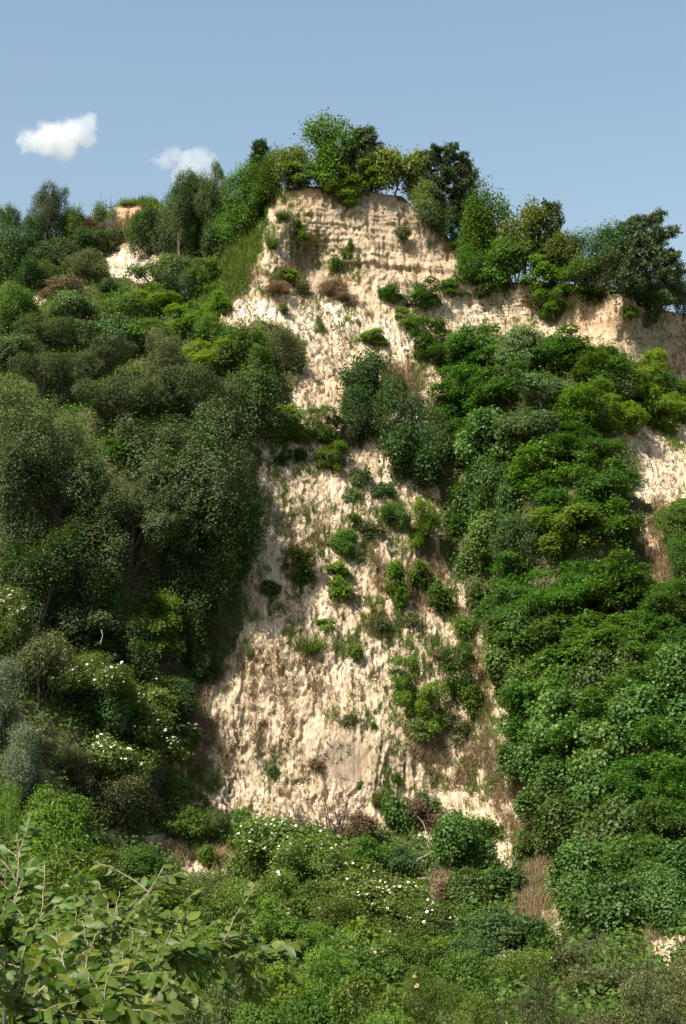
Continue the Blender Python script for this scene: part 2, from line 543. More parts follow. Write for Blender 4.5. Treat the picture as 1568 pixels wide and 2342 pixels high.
    pad = lambda a, lo, hi: np.concatenate([np.full((nn, nc), lo), a, np.full((nb, nc), hi)], 0)
    bareA = pad(bare, 0., 0.)
    white = pad(blobs(PX, PY, WHITE), 0, 0)
    orange = pad(blobs(PX, PY, ORANGE), 0, 0)
    steepA = pad(steep, 0, 0)
    grey = pad(blobs(PX, PY, GREY_SHADE), 0, 0)
    nr2 = allP.shape[0]
    idx = np.arange(nr2 * nc).reshape(nr2, nc)
    quads = np.stack([idx[:-1, :-1], idx[:-1, 1:], idx[1:, 1:], idx[1:, :-1]], -1)
    fb = (bareA[:-1, :-1] + bareA[1:, 1:]) / 2
    names = []
    mat = earth_mat()
    for nm, msk in (("cliff", fb > .5), ("hillside", fb <= .5)):
        q = quads[msk]
        used, inv = np.unique(q, return_inverse=True)
        me = new_mesh(nm, allP.reshape(-1, 3)[used], inv.reshape(-1, 4), mat, True)
        ca = me.color_attributes.new("soil", 'FLOAT_COLOR', 'POINT')
        col = np.stack([white.ravel()[used], orange.ravel()[used], grey.ravel()[used], bareA.ravel()[used]], -1)  # the grey channel carries painted shade besides soil tint
        ca.data.foreach_set("color", col.astype(np.float32).ravel())
        sa = me.attributes.new("bedded", 'FLOAT', 'POINT')
        sa.data.foreach_set("value", steepA.ravel()[used].astype(np.float32))
        ob = link(nm, me)
        tag(ob, "pale sandy cliff and rilled scree with bare earth patches" if nm == "cliff" else "overgrown hillside and valley slope of dark soil", None, None, "structure")
    return dict(P=P, N=Nn, PX=PX, PY=PY, bare=bare, sd=bare_sd, dsp=dsp)


def earth_mat():
    m, N, L = mat_new("sandy_earth")
    at_ = N.new("ShaderNodeAttribute")
    at_.attribute_name = "soil"
    sep = N.new("ShaderNodeSeparateColor")
    L.new(at_.outputs['Color'], sep.inputs[0])
    tc = N.new("ShaderNodeTexCoord")

    def noise(scale, detail=5, stretch=None, rough=.6):
        mp = N.new("ShaderNodeMapping")
        if stretch:
            mp.inputs['Scale'].default_value = stretch
        n = N.new("ShaderNodeTexNoise")
        n.inputs['Scale'].default_value = scale
        n.inputs['Detail'].default_value = detail
        n.inputs['Roughness'].default_value = rough
        L.new(tc.outputs['Object'], mp.inputs[0])
        L.new(mp.outputs[0], n.inputs['Vector'])
        return n.outputs['Fac']

    def mix(fac, a, b, mode='MIX'):
        x = N.new("ShaderNodeMix")
        x.data_type = 'RGBA'
        x.blend_type = mode
        if isinstance(fac, float):
            x.inputs[0].default_value = fac
        else:
            L.new(fac, x.inputs[0])
        for k, v in ((6, a), (7, b)):
            if isinstance(v, tuple):
                x.inputs[k].default_value = (*v, 1)
            else:
                L.new(v, x.inputs[k])
        return x.outputs[2]

    def rmap(v, a, b, c=0., d=1.):
        r = N.new("ShaderNodeMapRange")
        for k, q in (('From Min', a), ('From Max', b), ('To Min', c), ('To Max', d)):
            r.inputs[k].default_value = q
        L.new(v, r.inputs['Value'])
        return r.outputs[0]

    def mulf(a, b):
        r = N.new("ShaderNodeMath")
        r.operation = 'MULTIPLY'
        r.use_clamp = True
        L.new(a, r.inputs[0])
        if isinstance(b, float):
            r.inputs[1].default_value = b
        else:
            L.new(b, r.inputs[1])
        return r.outputs[0]

    base = ramp(N, [(.25, (.44, .325, .215)), (.5, (.56, .440, .315)), (.75, (.64, .53, .40))])
    L.new(noise(.35, 8, (1, 1, .5), .65), base.inputs[0])
    col = mix(rmap(noise(1.6, 6, (1.3, .4, .4), .7), .48, .66), base.outputs[0], (.33, .255, .165))
    col = mix(mulf(sep.outputs[1], rmap(noise(.8, 6), .30, .58)), col, (.47, .265, .150))
    col = mix(mulf(sep.outputs[2], rmap(noise(.5, 6), .28, .5)), col, (.33, .27, .205))  # greyer earth, including the shade painted on the upper cliff
    col = mix(mulf(sep.outputs[0], rmap(noise(.9, 6), .28, .5)), col, (.66, .60, .52))
    # brown stains running down with the rills, and small dark crumbs
    col = mix(rmap(noise(1.5, 5, (1.7, .12, .13), .65), .51, .64, 0., .85), col, (.30, .225, .135))
    col = mix(rmap(noise(2.6, 6, (1, .5, .5), .75), .55, .64, 0., .85), col, (.24, .185, .105))
    col = mix(rmap(noise(7.0, 4, None, .7), .45, .75, 0., .5), col, (.28, .20, .125))
    # thin beds of darker and paler sandstone where the face is steep
    bd = N.new("ShaderNodeAttribute")
    bd.attribute_name = "bedded"
    col = mix(mulf(bd.outputs['Fac'], rmap(noise(1.0, 4, (.12, .12, 2.6), .7), .50, .62, 0., .38)), col, (.37, .265, .175))
    col = mix(mulf(bd.outputs['Fac'], rmap(noise(1.0, 5, (.16, .16, 5.5), .7), .54, .60, 0., .45)), col, (.27, .20, .13))
    col = mix(mulf(bd.outputs['Fac'], rmap(noise(1.3, 5, (1.4, .3, .12), .7), .55, .66, 0., .6)), col, (.30, .235, .165))
    soil = ramp(N, [(.3, (.050, .048, .024)), (.6, (.085, .080, .040)), (.8, (.16, .13, .075))])
    L.new(noise(.9, 6), soil.inputs[0])
    col = mix(rmap(at_.outputs['Alpha'], .3, .7), soil.outputs[0], col)
    p = N.new("ShaderNodeBsdfPrincipled")
    p.inputs['Roughness'].default_value = .95
    p.inputs['Specular IOR Level'].default_value = .08
    L.new(col, p.inputs['Base Color'])
    b = N.new("ShaderNodeBump")
    b.inputs['Strength'].default_value = 1.0
    b.inputs['Distance'].default_value = .14
    L.new(noise(2.6, 8, (1.3, .4, .4), .75), b.inputs['Height'])
    L.new(b.outputs[0], p.inputs['Normal'])
    o = N.new("ShaderNodeOutputMaterial")
    L.new(p.outputs[0], o.inputs['Surface'])
    return m


HILL = build_hill()
# unseen plain added under and around the hill to block sky light from below
gm = new_mesh("ground", np.array([(-4000, -4000, -4), (4000, -4000, -4), (4000, 4000, -4), (-4000, 4000, -4)], float), np.array([[0, 1, 2, 3]]), plain_mat("field", (.06, .08, .03), (.10, .11, .05), .95, .02))
tag(link("ground", gm), "unseen green plain around the hill, added to block sky light from below", None, None, "structure")
print("hill", round(time.time() - T0, 1))


# ------------------------------------------------------------------ leaf and twig geometry (every plant is 1 wide, 1 deep, 1 high, then sized)
def leaf_quads(P, Nn, size, asp, rng, tangent=None):
    n = len(P)
    size = size * rng.uniform(.7, 1.3, n)[:, None]
    t = rng.normal(size=(n, 3)) if tangent is None else tangent + rng.normal(size=(n, 3)) * .35
    t = norm(t - Nn * (t * Nn).sum(-1, keepdims=True))
    b = np.cross(Nn, t)
    fold = Nn * size * .10
    v = np.stack([P - t * size * .5, P + b * size * asp * .5 + fold, P + t * size * .5 - fold, P - b * size * asp * .5 + fold], 1)
    return v.reshape(-1, 3), np.arange(n * 4).reshape(-1, 4)


def unit(rng, n, up=0.0):
    d = norm(rng.normal(size=(n, 3)))
    d[:, 2] += up
    return norm(d)


def lobes_round(rng, k, r0=.13, r1=.23, low=.25, rz=.85):
    """A few heavy boughs, each carrying smaller clumps on its outer side."""
    nb = max(3, int(round(k ** .5 * 1.25)))
    d = unit(rng, nb, .12)
    d[:, 2] = np.clip(d[:, 2], -.6, 1)
    bc = np.array([rng.normal() * .03, rng.normal() * .03, .55]) + d * np.array([.33, .33, .34]) * rng.uniform(.55, 1.2, (nb, 1))
    bc[0] = (rng.normal() * .05, rng.normal() * .05, .68)
    br = rng.uniform(.12, .23, nb)
    c, r = [bc], [br * .9]
    per = max(2, k // nb)
    for i in range(nb):
        dd = unit(rng, per, .25)
        dd = norm(dd + norm(bc[i] - [0, 0, .5]) * .5)
        c.append(bc[i] + dd * br[i] * rng.uniform(.75, 1.15, (per, 1)))
        r.append(br[i] * rng.uniform(.30, .66, per))
    c, r = np.concatenate(c), np.concatenate(r)
    return c, np.stack([r, r, r * rz], -1)


def scatter_lobes(rng, c, R, n, per, sigma, up=.25, inner=.10, cull=.78):
    """Sprays of leaves over the outside of overlapping lobes: positions and outward directions."""
    m = int(n / per * 2.2)
    w = R[:, 0] ** 2
    k = rng.choice(len(c), m, p=w / w.sum())
    d = unit(rng, m, up)
    reach = rng.uniform(.78, 1.12, (m, 1)) + (rng.uniform(size=(m, 1)) < .09) * rng.uniform(.1, .45, (m, 1))
    p = c[k] + d * R[k] * reach
    p = p + d * (fbm(p * 7 + rng.uniform(0, 50), 3, 7)[:, None] - .5) * .16
    q = (p[:, None] - c[None]) / R[None]
    dist = (q ** 2).sum(-1)
    dist[np.arange(m), k] = 9
    keep = (dist.min(1) > cull) | (rng.uniform(size=m) < inner)
    p, d = p[keep][:int(n / per)], d[keep][:int(n / per)]
    cnt = np.full(len(p), per)
    p = np.repeat(p, cnt, 0) + rng.normal(size=(cnt.sum(), 3)) * sigma
    d = np.repeat(d, cnt, 0)
    return p, d


ASPECT = [1.0]


def sized(v, q):
    """Undo the height of a tall or squat plant so that its leaves keep their own shape when it is sized."""
    return v / np.array([1, 1, ASPECT[0]]), q


def fit_unit(v, low):
    """Scale the crown so that it spans -0.5..0.5 across and low..1 in height."""
    lo, hi = np.percentile(v, .5, 0), np.percentile(v, 99.7, 0)
    s = np.array([1 / (hi[0] - lo[0]), 1 / (hi[1] - lo[1]), (1 - low) / (hi[2] - lo[2])])
    off = np.array([(hi[0] + lo[0]) / 2, (hi[1] + lo[1]) / 2, lo[2]])
    return lambda a: (a - off) * s + np.array([0, 0, low])


def trunk_paths(rng, c, stems, base_r, bend=.06):
    """A trunk with limbs to the lobes, or several stems from the ground."""
    paths = []
    if stems == 0:
        top = np.array([rng.normal() * .04, rng.normal() * .04, .62])
        t = np.linspace(0, 1, 7)[:, None]
        tr = np.array([0, 0, -.10]) * (1 - t) + top * t + rng.normal(size=(7, 3)) * [.012, .012, 0]
        paths.append((tr, base_r * (1 - .75 * t[:, 0]) + .002))
        src = lambda: tr[rng.randint(2, 5)]
    else:
        src = lambda: np.array([rng.normal() * .03, rng.normal() * .03, -.06])
    for q in c[:9 if stems == 0 else stems]:
        s = src()
        t = np.linspace(0, 1, 6)[:, None]
        mid = (s + q) / 2 + [rng.normal() * bend, rng.normal() * bend, .05]
        pth = s * (1 - t) ** 2 + 2 * mid * t * (1 - t) + q * t ** 2
        paths.append((pth, base_r * .5 * (1 - .85 * t[:, 0]) + .0015))
        for _ in range(2):
            e = q + rng.normal(size=3) * .1
            k = pth[3]
            paths.append((np.stack([k, (k + e) / 2 + rng.normal(size=3) * .02, e]), np.array([.012, .007, .002]) * base_r / .04))
    return paths


def shape_round(seed, n, size, k=16, low=.04, stems=0, asp=.62, per=9, base_r=.035, up=.25, r0=.13, r1=.23, nmix=(.75, .45, .42), inner=.12, rz=.85):
    rng = np.random.RandomState(seed)
    c, R = lobes_round(rng, k, r0, r1, rz=rz)
    p, d = scatter_lobes(rng, c, R, n, per, size * 1.0, up, inner)
    f = fit_unit(p, low)
    p, c = f(p), f(c)
    nn = norm(d * nmix[0] + np.array([0, 0, nmix[1]]) + rng.normal(size=p.shape) * nmix[2])
    A = np.array([1, 1, ASPECT[0]])
    v, q = sized(*leaf_quads(p * A, nn, size, asp, rng))
    return (v, q), tubes(trunk_paths(rng, c, stems, base_r), 5)


def shape_locust(seed, n, size, k=18, low=.05, stems=0, base_r=.03, pads=.5):
    rng = np.random.RandomState(seed)
    z = np.sort(rng.uniform(.12, .95, k))
    a = rng.uniform(0, 2 * math.pi, k)
    prof = .40 * np.sqrt(np.clip(1 - ((z - .45) / .62) ** 2, .05, 1))
    rad = prof * rng.uniform(.35, 1.05, k)
    c = np.stack([rad * np.cos(a), rad * np.sin(a), z], -1)
    r = rng.uniform(.12, .21, k)
    R = np.stack([r, r, r * pads * rng.uniform(.8, 1.5, k)], -1)
    p, d = scatter_lobes(rng, c, R, n, 7, size * .55, .5, .2, .6)
    # fronds: each spray drawn out along an arching, drooping line
    p0 = p[::7]
    out_ = norm(np.repeat(norm(np.stack([p0[:, 0], p0[:, 1], p0[:, 0] * 0], -1) + rng.normal(size=p0.shape) * .5), 7, 0)[:len(p)])
    s = np.tile(np.linspace(-.5, .5, 7), len(p0))[:len(p), None]
    p = p * .5 + np.repeat(p0, 7, 0)[:len(p)] * .5 + out_ * s * size * 3.0 + np.array([0, 0, -1]) * (s + .5) ** 2 * size * 1.3
    f = fit_unit(p, low)
    p, c = f(p), f(c)
    nn = norm(d * .25 + np.array([0, 0, .85]) + rng.normal(size=p.shape) * .38)
    v, q = sized(*leaf_quads(p * np.array([1, 1, ASPECT[0]]), nn, size, .55, rng, out_))
    return (v, q), tubes(trunk_paths(rng, c[::2], stems, base_r), 5)


def shape_creeper(seed, n, size, k=15, low=.0):
    rng = np.random.RandomState(seed)
    c, R = lobes_round(rng, k, .14, .24)
    R[:, 2] *= rng.uniform(1.1, 1.9, len(R))
    p, d = scatter_lobes(rng, c, R, n, 6, size * .9, .2, .05, .8)
    f = fit_unit(p, low)
    p, c = f(p), f(c)
    nn = norm(d * .65 + np.array([0, -.0, .42]) + rng.normal(size=p.shape) * .40)
    v, q = sized(*leaf_quads(p * np.array([1, 1, ASPECT[0]]), nn, size, .85, rng, np.tile([0, 0, -1.0], (len(p), 1))))
    return (v, q), tubes(trunk_paths(rng, c, 6, .03), 4)


def shape_pine(seed, n, size, low=.12, conifer=False):
    rng = np.random.RandomState(seed)
    paths, tuft, td = [], [], []
    t = np.linspace(0, 1, 9)[:, None]
    lean = rng.normal(size=2) * (.02 if conifer else .06)
    tr = np.concatenate([lean * t ** 2 + rng.normal(size=(9, 2)) * .008, -.08 + 1.04 * t], -1)
    paths.append((tr, .026 * (1 - .92 * t[:, 0]) + .002))
    whorls = 14 if conifer else 13
    for k in range(whorls):
        zz = low + (1 - low) * (k + .5) / whorls
        o = np.array([np.interp(zz, tr[:, 2], tr[:, 0]), np.interp(zz, tr[:, 2], tr[:, 1]), zz])
        prof = (1 - zz) * .62 + .04 if conifer else .46 * math.sqrt(max(.06, 1 - ((zz - .48) / .60) ** 2))
        for j in range(5 if conifer else 4):
            a = rng.uniform(0, 2 * math.pi)
            ln = prof * rng.uniform(.6, 1.05)
            s = np.linspace(0, 1, 5)[:, None]
            e = np.array([math.cos(a), math.sin(a), 0]) * ln
            pth = o + e * s + np.array([0, 0, 1]) * (rng.uniform(-.06, .04) * s + .07 * s ** 2) + rng.normal(size=(5, 3)) * .006
            paths.append((pth, .008 * (1 - .8 * s[:, 0]) + .001))
            for u in np.arange(.35, 1.05, .16):
                for w in range(2):
                    tuft.append(o + e * u + np.array([0, 0, .05 * u]) + rng.normal(size=3) * [.045, .045, .012])
                    td.append(norm(e + np.array([0, 0, .25])))
    tuft, td = np.array(tuft), np.array(td)
    per = max(4, int(n / len(tuft)))
    p = np.repeat(tuft, per, 0)
    d = norm(np.repeat(td, per, 0) * .4 + unit(rng, len(p), .35))
    p = p + d * size * rng.uniform(.1, .9, (len(p), 1)) + rng.normal(size=p.shape) * size * .35 * [1, 1, .35]
    f = fit_unit(p, low)
    p = f(p)
    nn = norm(np.cross(d, unit(rng, len(p))) + np.array([0, 0, .3]))
    v, q = sized(*leaf_quads(p * np.array([1, 1, ASPECT[0]]), nn, size * 1.1, .30, rng, d))
    tv, tq = tubes(paths, 5)
    return (v, q), (tv * [1, 1, 1], tq)


def shape_dead(seed, bush=True, depth_=4, low=0.0):
    rng = np.random.RandomState(seed)
    paths = []

    def grow(p, d, ln, r, lv):
        pts = [p]
        for _ in range(4):
            d = norm(d + rng.normal(size=3) * .22)
            pts.append(pts[-1] + d * ln / 4)
        paths.append((np.array(pts), np.linspace(r, r * .45, 5)))
        if lv == 0:
            return
        for _ in range(rng.randint(2, 5)):
            k = rng.randint(1, 5)
            grow(pts[k], norm(d + rng.normal(size=3) * .75 + np.array([0, 0, .1])), ln * rng.uniform(.45, .8), r * .5, lv - 1)
    if bush:
        for _ in range(9):
            grow(np.array([rng.normal() * .06, rng.normal() * .06, 0]), norm(np.array([rng.normal() * .7, rng.normal() * .7, 1])), .38, .016, depth_ - 1)
    else:
        grow(np.array([0, 0, -.05]), np.array([0, 0, 1.0]), .6, .03, depth_)
        for _ in range(3):
            grow(np.array([0, 0, .3 + .1 * rng.uniform()]), norm(np.array([rng.normal(), rng.normal(), .6])), .35, .014, depth_ - 1)
    v, q = tubes(paths, 3)
    f = fit_unit(v, low)
    return None, (f(v), q)


def shape_tuft(seed, n, size):
    """Upright grassy stems fanning from the base."""
    rng = np.random.RandomState(seed)
    a = rng.uniform(0, 2 * math.pi, n)
    r = np.sqrt(rng.uniform(0, 1, n)) * .26
    b = np.stack([r * np.cos(a), r * np.sin(a), rng.uniform(0, .05, n)], -1)
    d = norm(np.stack([np.cos(a) * (.15 + r * 1.6), np.sin(a) * (.15 + r * 1.6), np.ones(n)], -1) + rng.normal(size=(n, 3)) * .18)
    h = rng.uniform(.2, 1.0, n)[:, None] ** 1.3 * (1 - r[:, None])
    side = norm(np.cross(d, unit(rng, n))) * size * rng.uniform(.6, 1.3, (n, 1))
    tip = b + d * h + np.array([0, 0, -.10]) * h
    v = np.stack([b - side, b + side, (b + tip) / 2 + side * .8 + d * .03, tip], 1).reshape(-1, 3)
    f = fit_unit(v, 0.0)
    return (f(v), np.arange(n * 4).reshape(-1, 4)), None


SHAPES = {}


def shape(kind, seed, size_class, aspect=1.0):
    aspect = min((.55, .85, 1.3, 2.0), key=lambda a: abs(math.log(a / max(aspect, .2))))
    ASPECT[0] = aspect
    key = (kind, size_class, seed, aspect)
    if key in SHAPES:
        return SHAPES[key]
    big = {'XL': 14.0, 'L': 9.0, 'M': 4.6, 'S': 2.0}[size_class]
    s0 = {'round': .185, 'loose': .25, 'locust': .22, 'creeper': .22, 'willow': .24, 'pine': .42, 'conifer': .36, 'frond': .13, 'twiggy': .17}.get(kind, .25)
    rel = s0 / big
    cnt = int({'XL': 52000, 'L': 28000, 'M': 9000, 'S': 1900}[size_class] * (.5 + .5 * aspect))
    lobes = {'XL': 60, 'L': 42, 'M': 22, 'S': 10}[size_class]
    stems = 0 if size_class in ('XL', 'L') else 6
    sd = seed * 17 + len(kind) * 101 + int(big * 10) + int(aspect * 1000)
    if kind == 'round':
        g = {'XL': (.10, .17), 'L': (.11, .19), 'M': (.13, .23), 'S': (.16, .26)}[size_class]
        r = shape_round(sd, cnt, rel, lobes, stems=stems, r0=g[0], r1=g[1])
    elif kind == 'loose':
        r = shape_round(sd, int(cnt * .58), rel, int(lobes * 1.3), stems=0, r0=.08, r1=.17, asp=.6, per=6, base_r=.022, inner=.3, nmix=(.35, .5, .7))
    elif kind == 'twiggy':
        r = shape_round(sd, int(cnt * 1.1), rel, int(lobes * 1.4), stems=7, r0=.09, r1=.17, asp=.5, per=7, base_r=.02, inner=.3, nmix=(.35, .4, .8))
    elif kind == 'willow':
        r = shape_round(sd, int(cnt * 1.2), rel, lobes, stems=stems, asp=.28, per=8, nmix=(.3, .25, .8), rz=1.15)
    elif kind == 'locust':
        r = shape_locust(sd, int(cnt * 1.0), rel, {'XL': 34, 'L': 26, 'M': 18, 'S': 11}[size_class], stems=stems)
    elif kind == 'frond':
        r = shape_locust(sd, 9000, rel * 1.0, 26, stems=0, base_r=.012, pads=.5)
    elif kind == 'creeper':
        r = shape_creeper(sd, int(cnt * 1.15), rel, lobes)
    elif kind == 'pine':
        r = shape_pine(sd, int(cnt * .8), rel)
    elif kind == 'conifer':
        r = shape_pine(sd, int(cnt * .8), rel, .05, True)
    elif kind == 'dead':
        r = shape_dead(sd, True, 4)
    elif kind == 'deadtree':
        r = shape_dead(sd, False, 4)
    elif kind == 'tuft':
        r = shape_tuft(sd, {'XL': 1600, 'L': 1600, 'M': 1300, 'S': 800}[size_class], .008)
    crown, trunk = r
    cm = new_mesh(f"{kind}_crown", crown[0], crown[1]) if crown is not None else None
    tm = new_mesh(f"{kind}_trunk", trunk[0], trunk[1], None, True) if trunk is not None else None
    for me in (cm, tm):
        if me:
            me.materials.append(None)
    SHAPES[key] = (cm, tm, crown)
    return SHAPES[key]


def flower_mesh(kind):
    rng = np.random.RandomState(5)
    if kind == 'rose':      # five rounded petals round a small centre
        V, Fq = [], []
        for k in range(5):
            a = k * 2 * math.pi / 5
            b = len(V)
            for rr, da, z in ((.05, 0, .02), (.32, -.55, .10), (.50, 0, .14), (.32, .55, .10)):
                V.append((rr * math.cos(a + da), rr * math.sin(a + da), z))
            Fq.append((b, b + 1, b + 2, b + 3))
        return np.array(V), np.array(Fq)
    V, Fq = [], []           # a flat-topped umbel of small blossoms
    for k in range(26):
        r, a = .5 * math.sqrt((k + .5) / 26), k * 2.39996
        c = np.array([r * math.cos(a), r * math.sin(a), .16 - .45 * r * r + rng.uniform(-.03, .03)])
        b = len(V)
        s = .095
        t = rng.uniform(0, 3)
        for j in range(4):
            V.append(c + [s * math.cos(t + j * math.pi / 2), s * math.sin(t + j * math.pi / 2), rng.uniform(-.02, .02)])
        Fq.append((b, b + 1, b + 2, b + 3))
    return np.array(V), np.array(Fq)


FLOWERS = {}
for nm, mt in (('elder', 'flower'), ('rose', 'rose'), ('fade', 'fade')):
    v, f = flower_mesh('rose' if nm == 'rose' else 'elder')
    FLOWERS[nm] = new_mesh(nm + "_blossom", v, f, M[mt])

#        name              category  shape      leaves     wood       parts
KINDS = {
    'o': ("broadleaf_tree", "tree", "round", "dull", "bark", ("crown", "trunk")),
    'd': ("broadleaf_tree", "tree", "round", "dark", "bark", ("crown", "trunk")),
    'g': ("leafy_bush", "bush", "round", "mid", "bark", ("foliage", "stem")),
    'q': ("leafy_bush", "bush", "round", "grey", "bark", ("foliage", "stem")),
    'v': ("olive_bush", "bush", "twiggy", "olive", "bark", ("foliage", "stem")),
    'y': ("slender_tree", "tree", "loose", "yellow", "bark", ("crown", "trunk")),
    'm': ("slender_tree", "tree", "loose", "mid", "bark", ("crown", "trunk")),
    'p': ("pine_tree", "pine", "pine", "pine", "bark", ("crown", "trunk")),
    'c': ("conifer_tree", "conifer", "conifer", "pine", "bark", ("crown", "trunk")),
    'l': ("locust_tree", "tree", "locust", "locust", "bark", ("crown", "trunk")),
    'b': ("locust_bush", "bush", "locust", "bright", "bark", ("foliage", "stem")),
    'k': ("creeper_mound", "creeper", "creeper", "creeper", "bark", ("foliage", "stem")),
    'j': ("broadleaf_tree", "tree", "loose", "dark", "bark", ("crown", "trunk")),
    'e': ("elder_bush", "elder", "round", "elder", "bark", ("foliage", "stem")),
    's': ("rose_bush", "rose bush", "twiggy", "elder", "bark", ("foliage", "stem")),
    'w': ("willow_bush", "willow", "willow", "silver", "bark", ("foliage", "stem")),
    'f': ("young_locust_tree", "tree", "frond", "bright", "bark", ("crown", "trunk")),
    'h': ("fresh_bush", "bush", "twiggy", "fresh", "bark", ("foliage", "stem")),
    'r': ("dry_bush", "dry bush", "twiggy", "dry", "greywood", ("foliage", "stem")),
    'x': ("dead_bush", "dead bush", "dead", None, "greywood", (None, "twig_mass")),
    't': ("dead_tree", "dead tree", "deadtree", None, "greywood", (None, "bare_trunk")),
    'u': ("grass_clump", "grass clump", "tuft", "blade", None, ("blade_fan", None)),
    'n': ("dry_grass_clump", "grass clump", "tuft", "straw", None, ("blade_fan", None)),
}
RNG = np.random.RandomState(77)
PLANTED = []


def size_class(w):
    return 'XL' if w > 12.5 else 'L' if w > 6.2 else 'M' if w > 2.9 else 'S'


def plant(kind, cx, top, bot, w, label, group=None, Y=None, fl=None, back=0.0, mat=None, wood=None, sink=.12):
    name, cat, shp, leaf, bark, parts = KINDS[kind]
    leaf, bark = mat or leaf, wood or bark
    if Y is None:
        Yd = float(depth(cx, bot)) + back
        base = at(cx, bot, Yd)
        h = at(cx, top, Yd)[2] - base[2]
        if back:
            base[2] = at(cx, bot, Yd - back)[2]
            h = at(cx, top, Yd)[2] - base[2]
    else:
        Yd = Y
        base = at(cx, bot, Yd)
        gz = near_ground(Yd, 1.0) if Yd < SLOPE_END else ground_at(base[0], Yd)
        base[2] = gz
        h = at(cx, top, Yd)[2] - gz
    W = w / F * Yd
    cls = size_class(W if shp not in ('pine', 'conifer') else max(W, h * .6))
    if Y is not None:
        cls = {'S': 'M', 'M': 'L', 'L': 'XL', 'XL': 'XL'}[cls]
    nvar = {'round': 2, 'locust': 2, 'creeper': 2, 'twiggy': 2, 'loose': 2, 'pine': 3, 'dead': 3, 'deadtree': 2, 'tuft': 3}.get(shp, 2)
    if cls == 'XL':
        nvar = min(nvar, 2)
    cm, tm, crown = shape(shp, RNG.randint(nvar), cls, 1.0 if Y is not None else h / W)
    mtx0 = None
    e = link(name, None, None, tuple(base - [0, 0, .12 if h < 3 else .3]))
    e.empty_display_size = .5
    tag(e, label, cat, group)
    rz = RNG.uniform(0, 2 * math.pi)
    grow = (1.14 if group == WOOD_G else 1.27) if shp in ('round', 'creeper', 'locust') and W > 2.5 and Y is None and top > 540 and group != SCREE_G else 1.06
    scl = (W * grow, W * grow, h * 1.03)
    mtx = Matrix.Diagonal((*scl, 1)) @ Matrix.Rotation(rz, 4, 'Z')
    if shp not in ('tuft', 'conifer', 'pine') and Y is None:
        mtx = Euler((RNG.normal() * .09, RNG.normal() * .10, 0)).to_matrix().to_4x4() @ mtx
    # scale after rotation along the world axes keeps the width seen in the photograph
    if Y is not None and h > 1.6 * W and cm is not None:     # tall plant of which the photograph shows only the head
        ch = min(h * .97, max(W * 1.25, (bot - top) / F * Yd * 1.15))
        mtx = Matrix.Translation((0, 0, h * 1.0 - ch)) @ Matrix.Diagonal((scl[0], scl[1], ch * 1.03, 1)) @ Matrix.Rotation(rz, 4, 'Z')
        if tm:
            st = [(np.array([[0, 0, 0], [.03 * W, .02 * W, (h - ch) * .6], [0, 0, h - ch * .85]]), np.array([.05, .042, .035]) * max(W, .8))]
            sv, sq = tubes(st, 7)
            so = link("stem", new_mesh("stem", sv, sq, M[bark], True), e)
    for me, pn, mt in ((cm, parts[0], leaf), (tm, parts[1], bark)):
        if me is None or pn is None:
            continue
        o = link(pn, me, e)
        o.matrix_local = mtx
        o.material_slots[0].link = 'OBJECT'
        o.material_slots[0].material = M[mt]
    if fl and crown is not None:
        fk, cnt, fs = fl
        if fk == 'elder':
            cnt, fs = int(cnt * 1.5), fs * .68
        pos = crown[0][::4]
        cand = np.array([mtx @ Vector(q) for q in pos[RNG.randint(0, len(pos), cnt * 12)]])
        score = cand[:, 2] / h - cand[:, 1] / W * 1.0 + np.abs(cand[:, 0]) / W * .25 + RNG.uniform(0, .45, len(cand))
        cand = cand[np.argsort(-score)[:cnt * 3]]
        RNG.shuffle(cand)
        for q in cand[:cnt]:
            s = fs * RNG.uniform(.6, 1.25)
            fo = link("flower_head", FLOWERS[fk], e, tuple(q + np.array([RNG.normal() * .05, -.28, .16])))
            fo.scale = (s, s, s)
            fo.rotation_euler = (RNG.uniform(.2, .9), RNG.normal() * .3, RNG.uniform(0, 6))
    PLANTED.append(e)
    return e


def ground_at(x, y):
    """Height of the undisplaced slope under (x, y), beyond the near slope."""
    lo, hi = 1000.0, 2600.0
    for _ in range(30):
        mid = (lo + hi) / 2
        dy_ = float(depth(CX + x / y * F, mid))
        if dy_ > y:
            lo = mid
        else:
            hi = mid
    return at(CX + x / y * F, (lo + hi) / 2, y)[2]


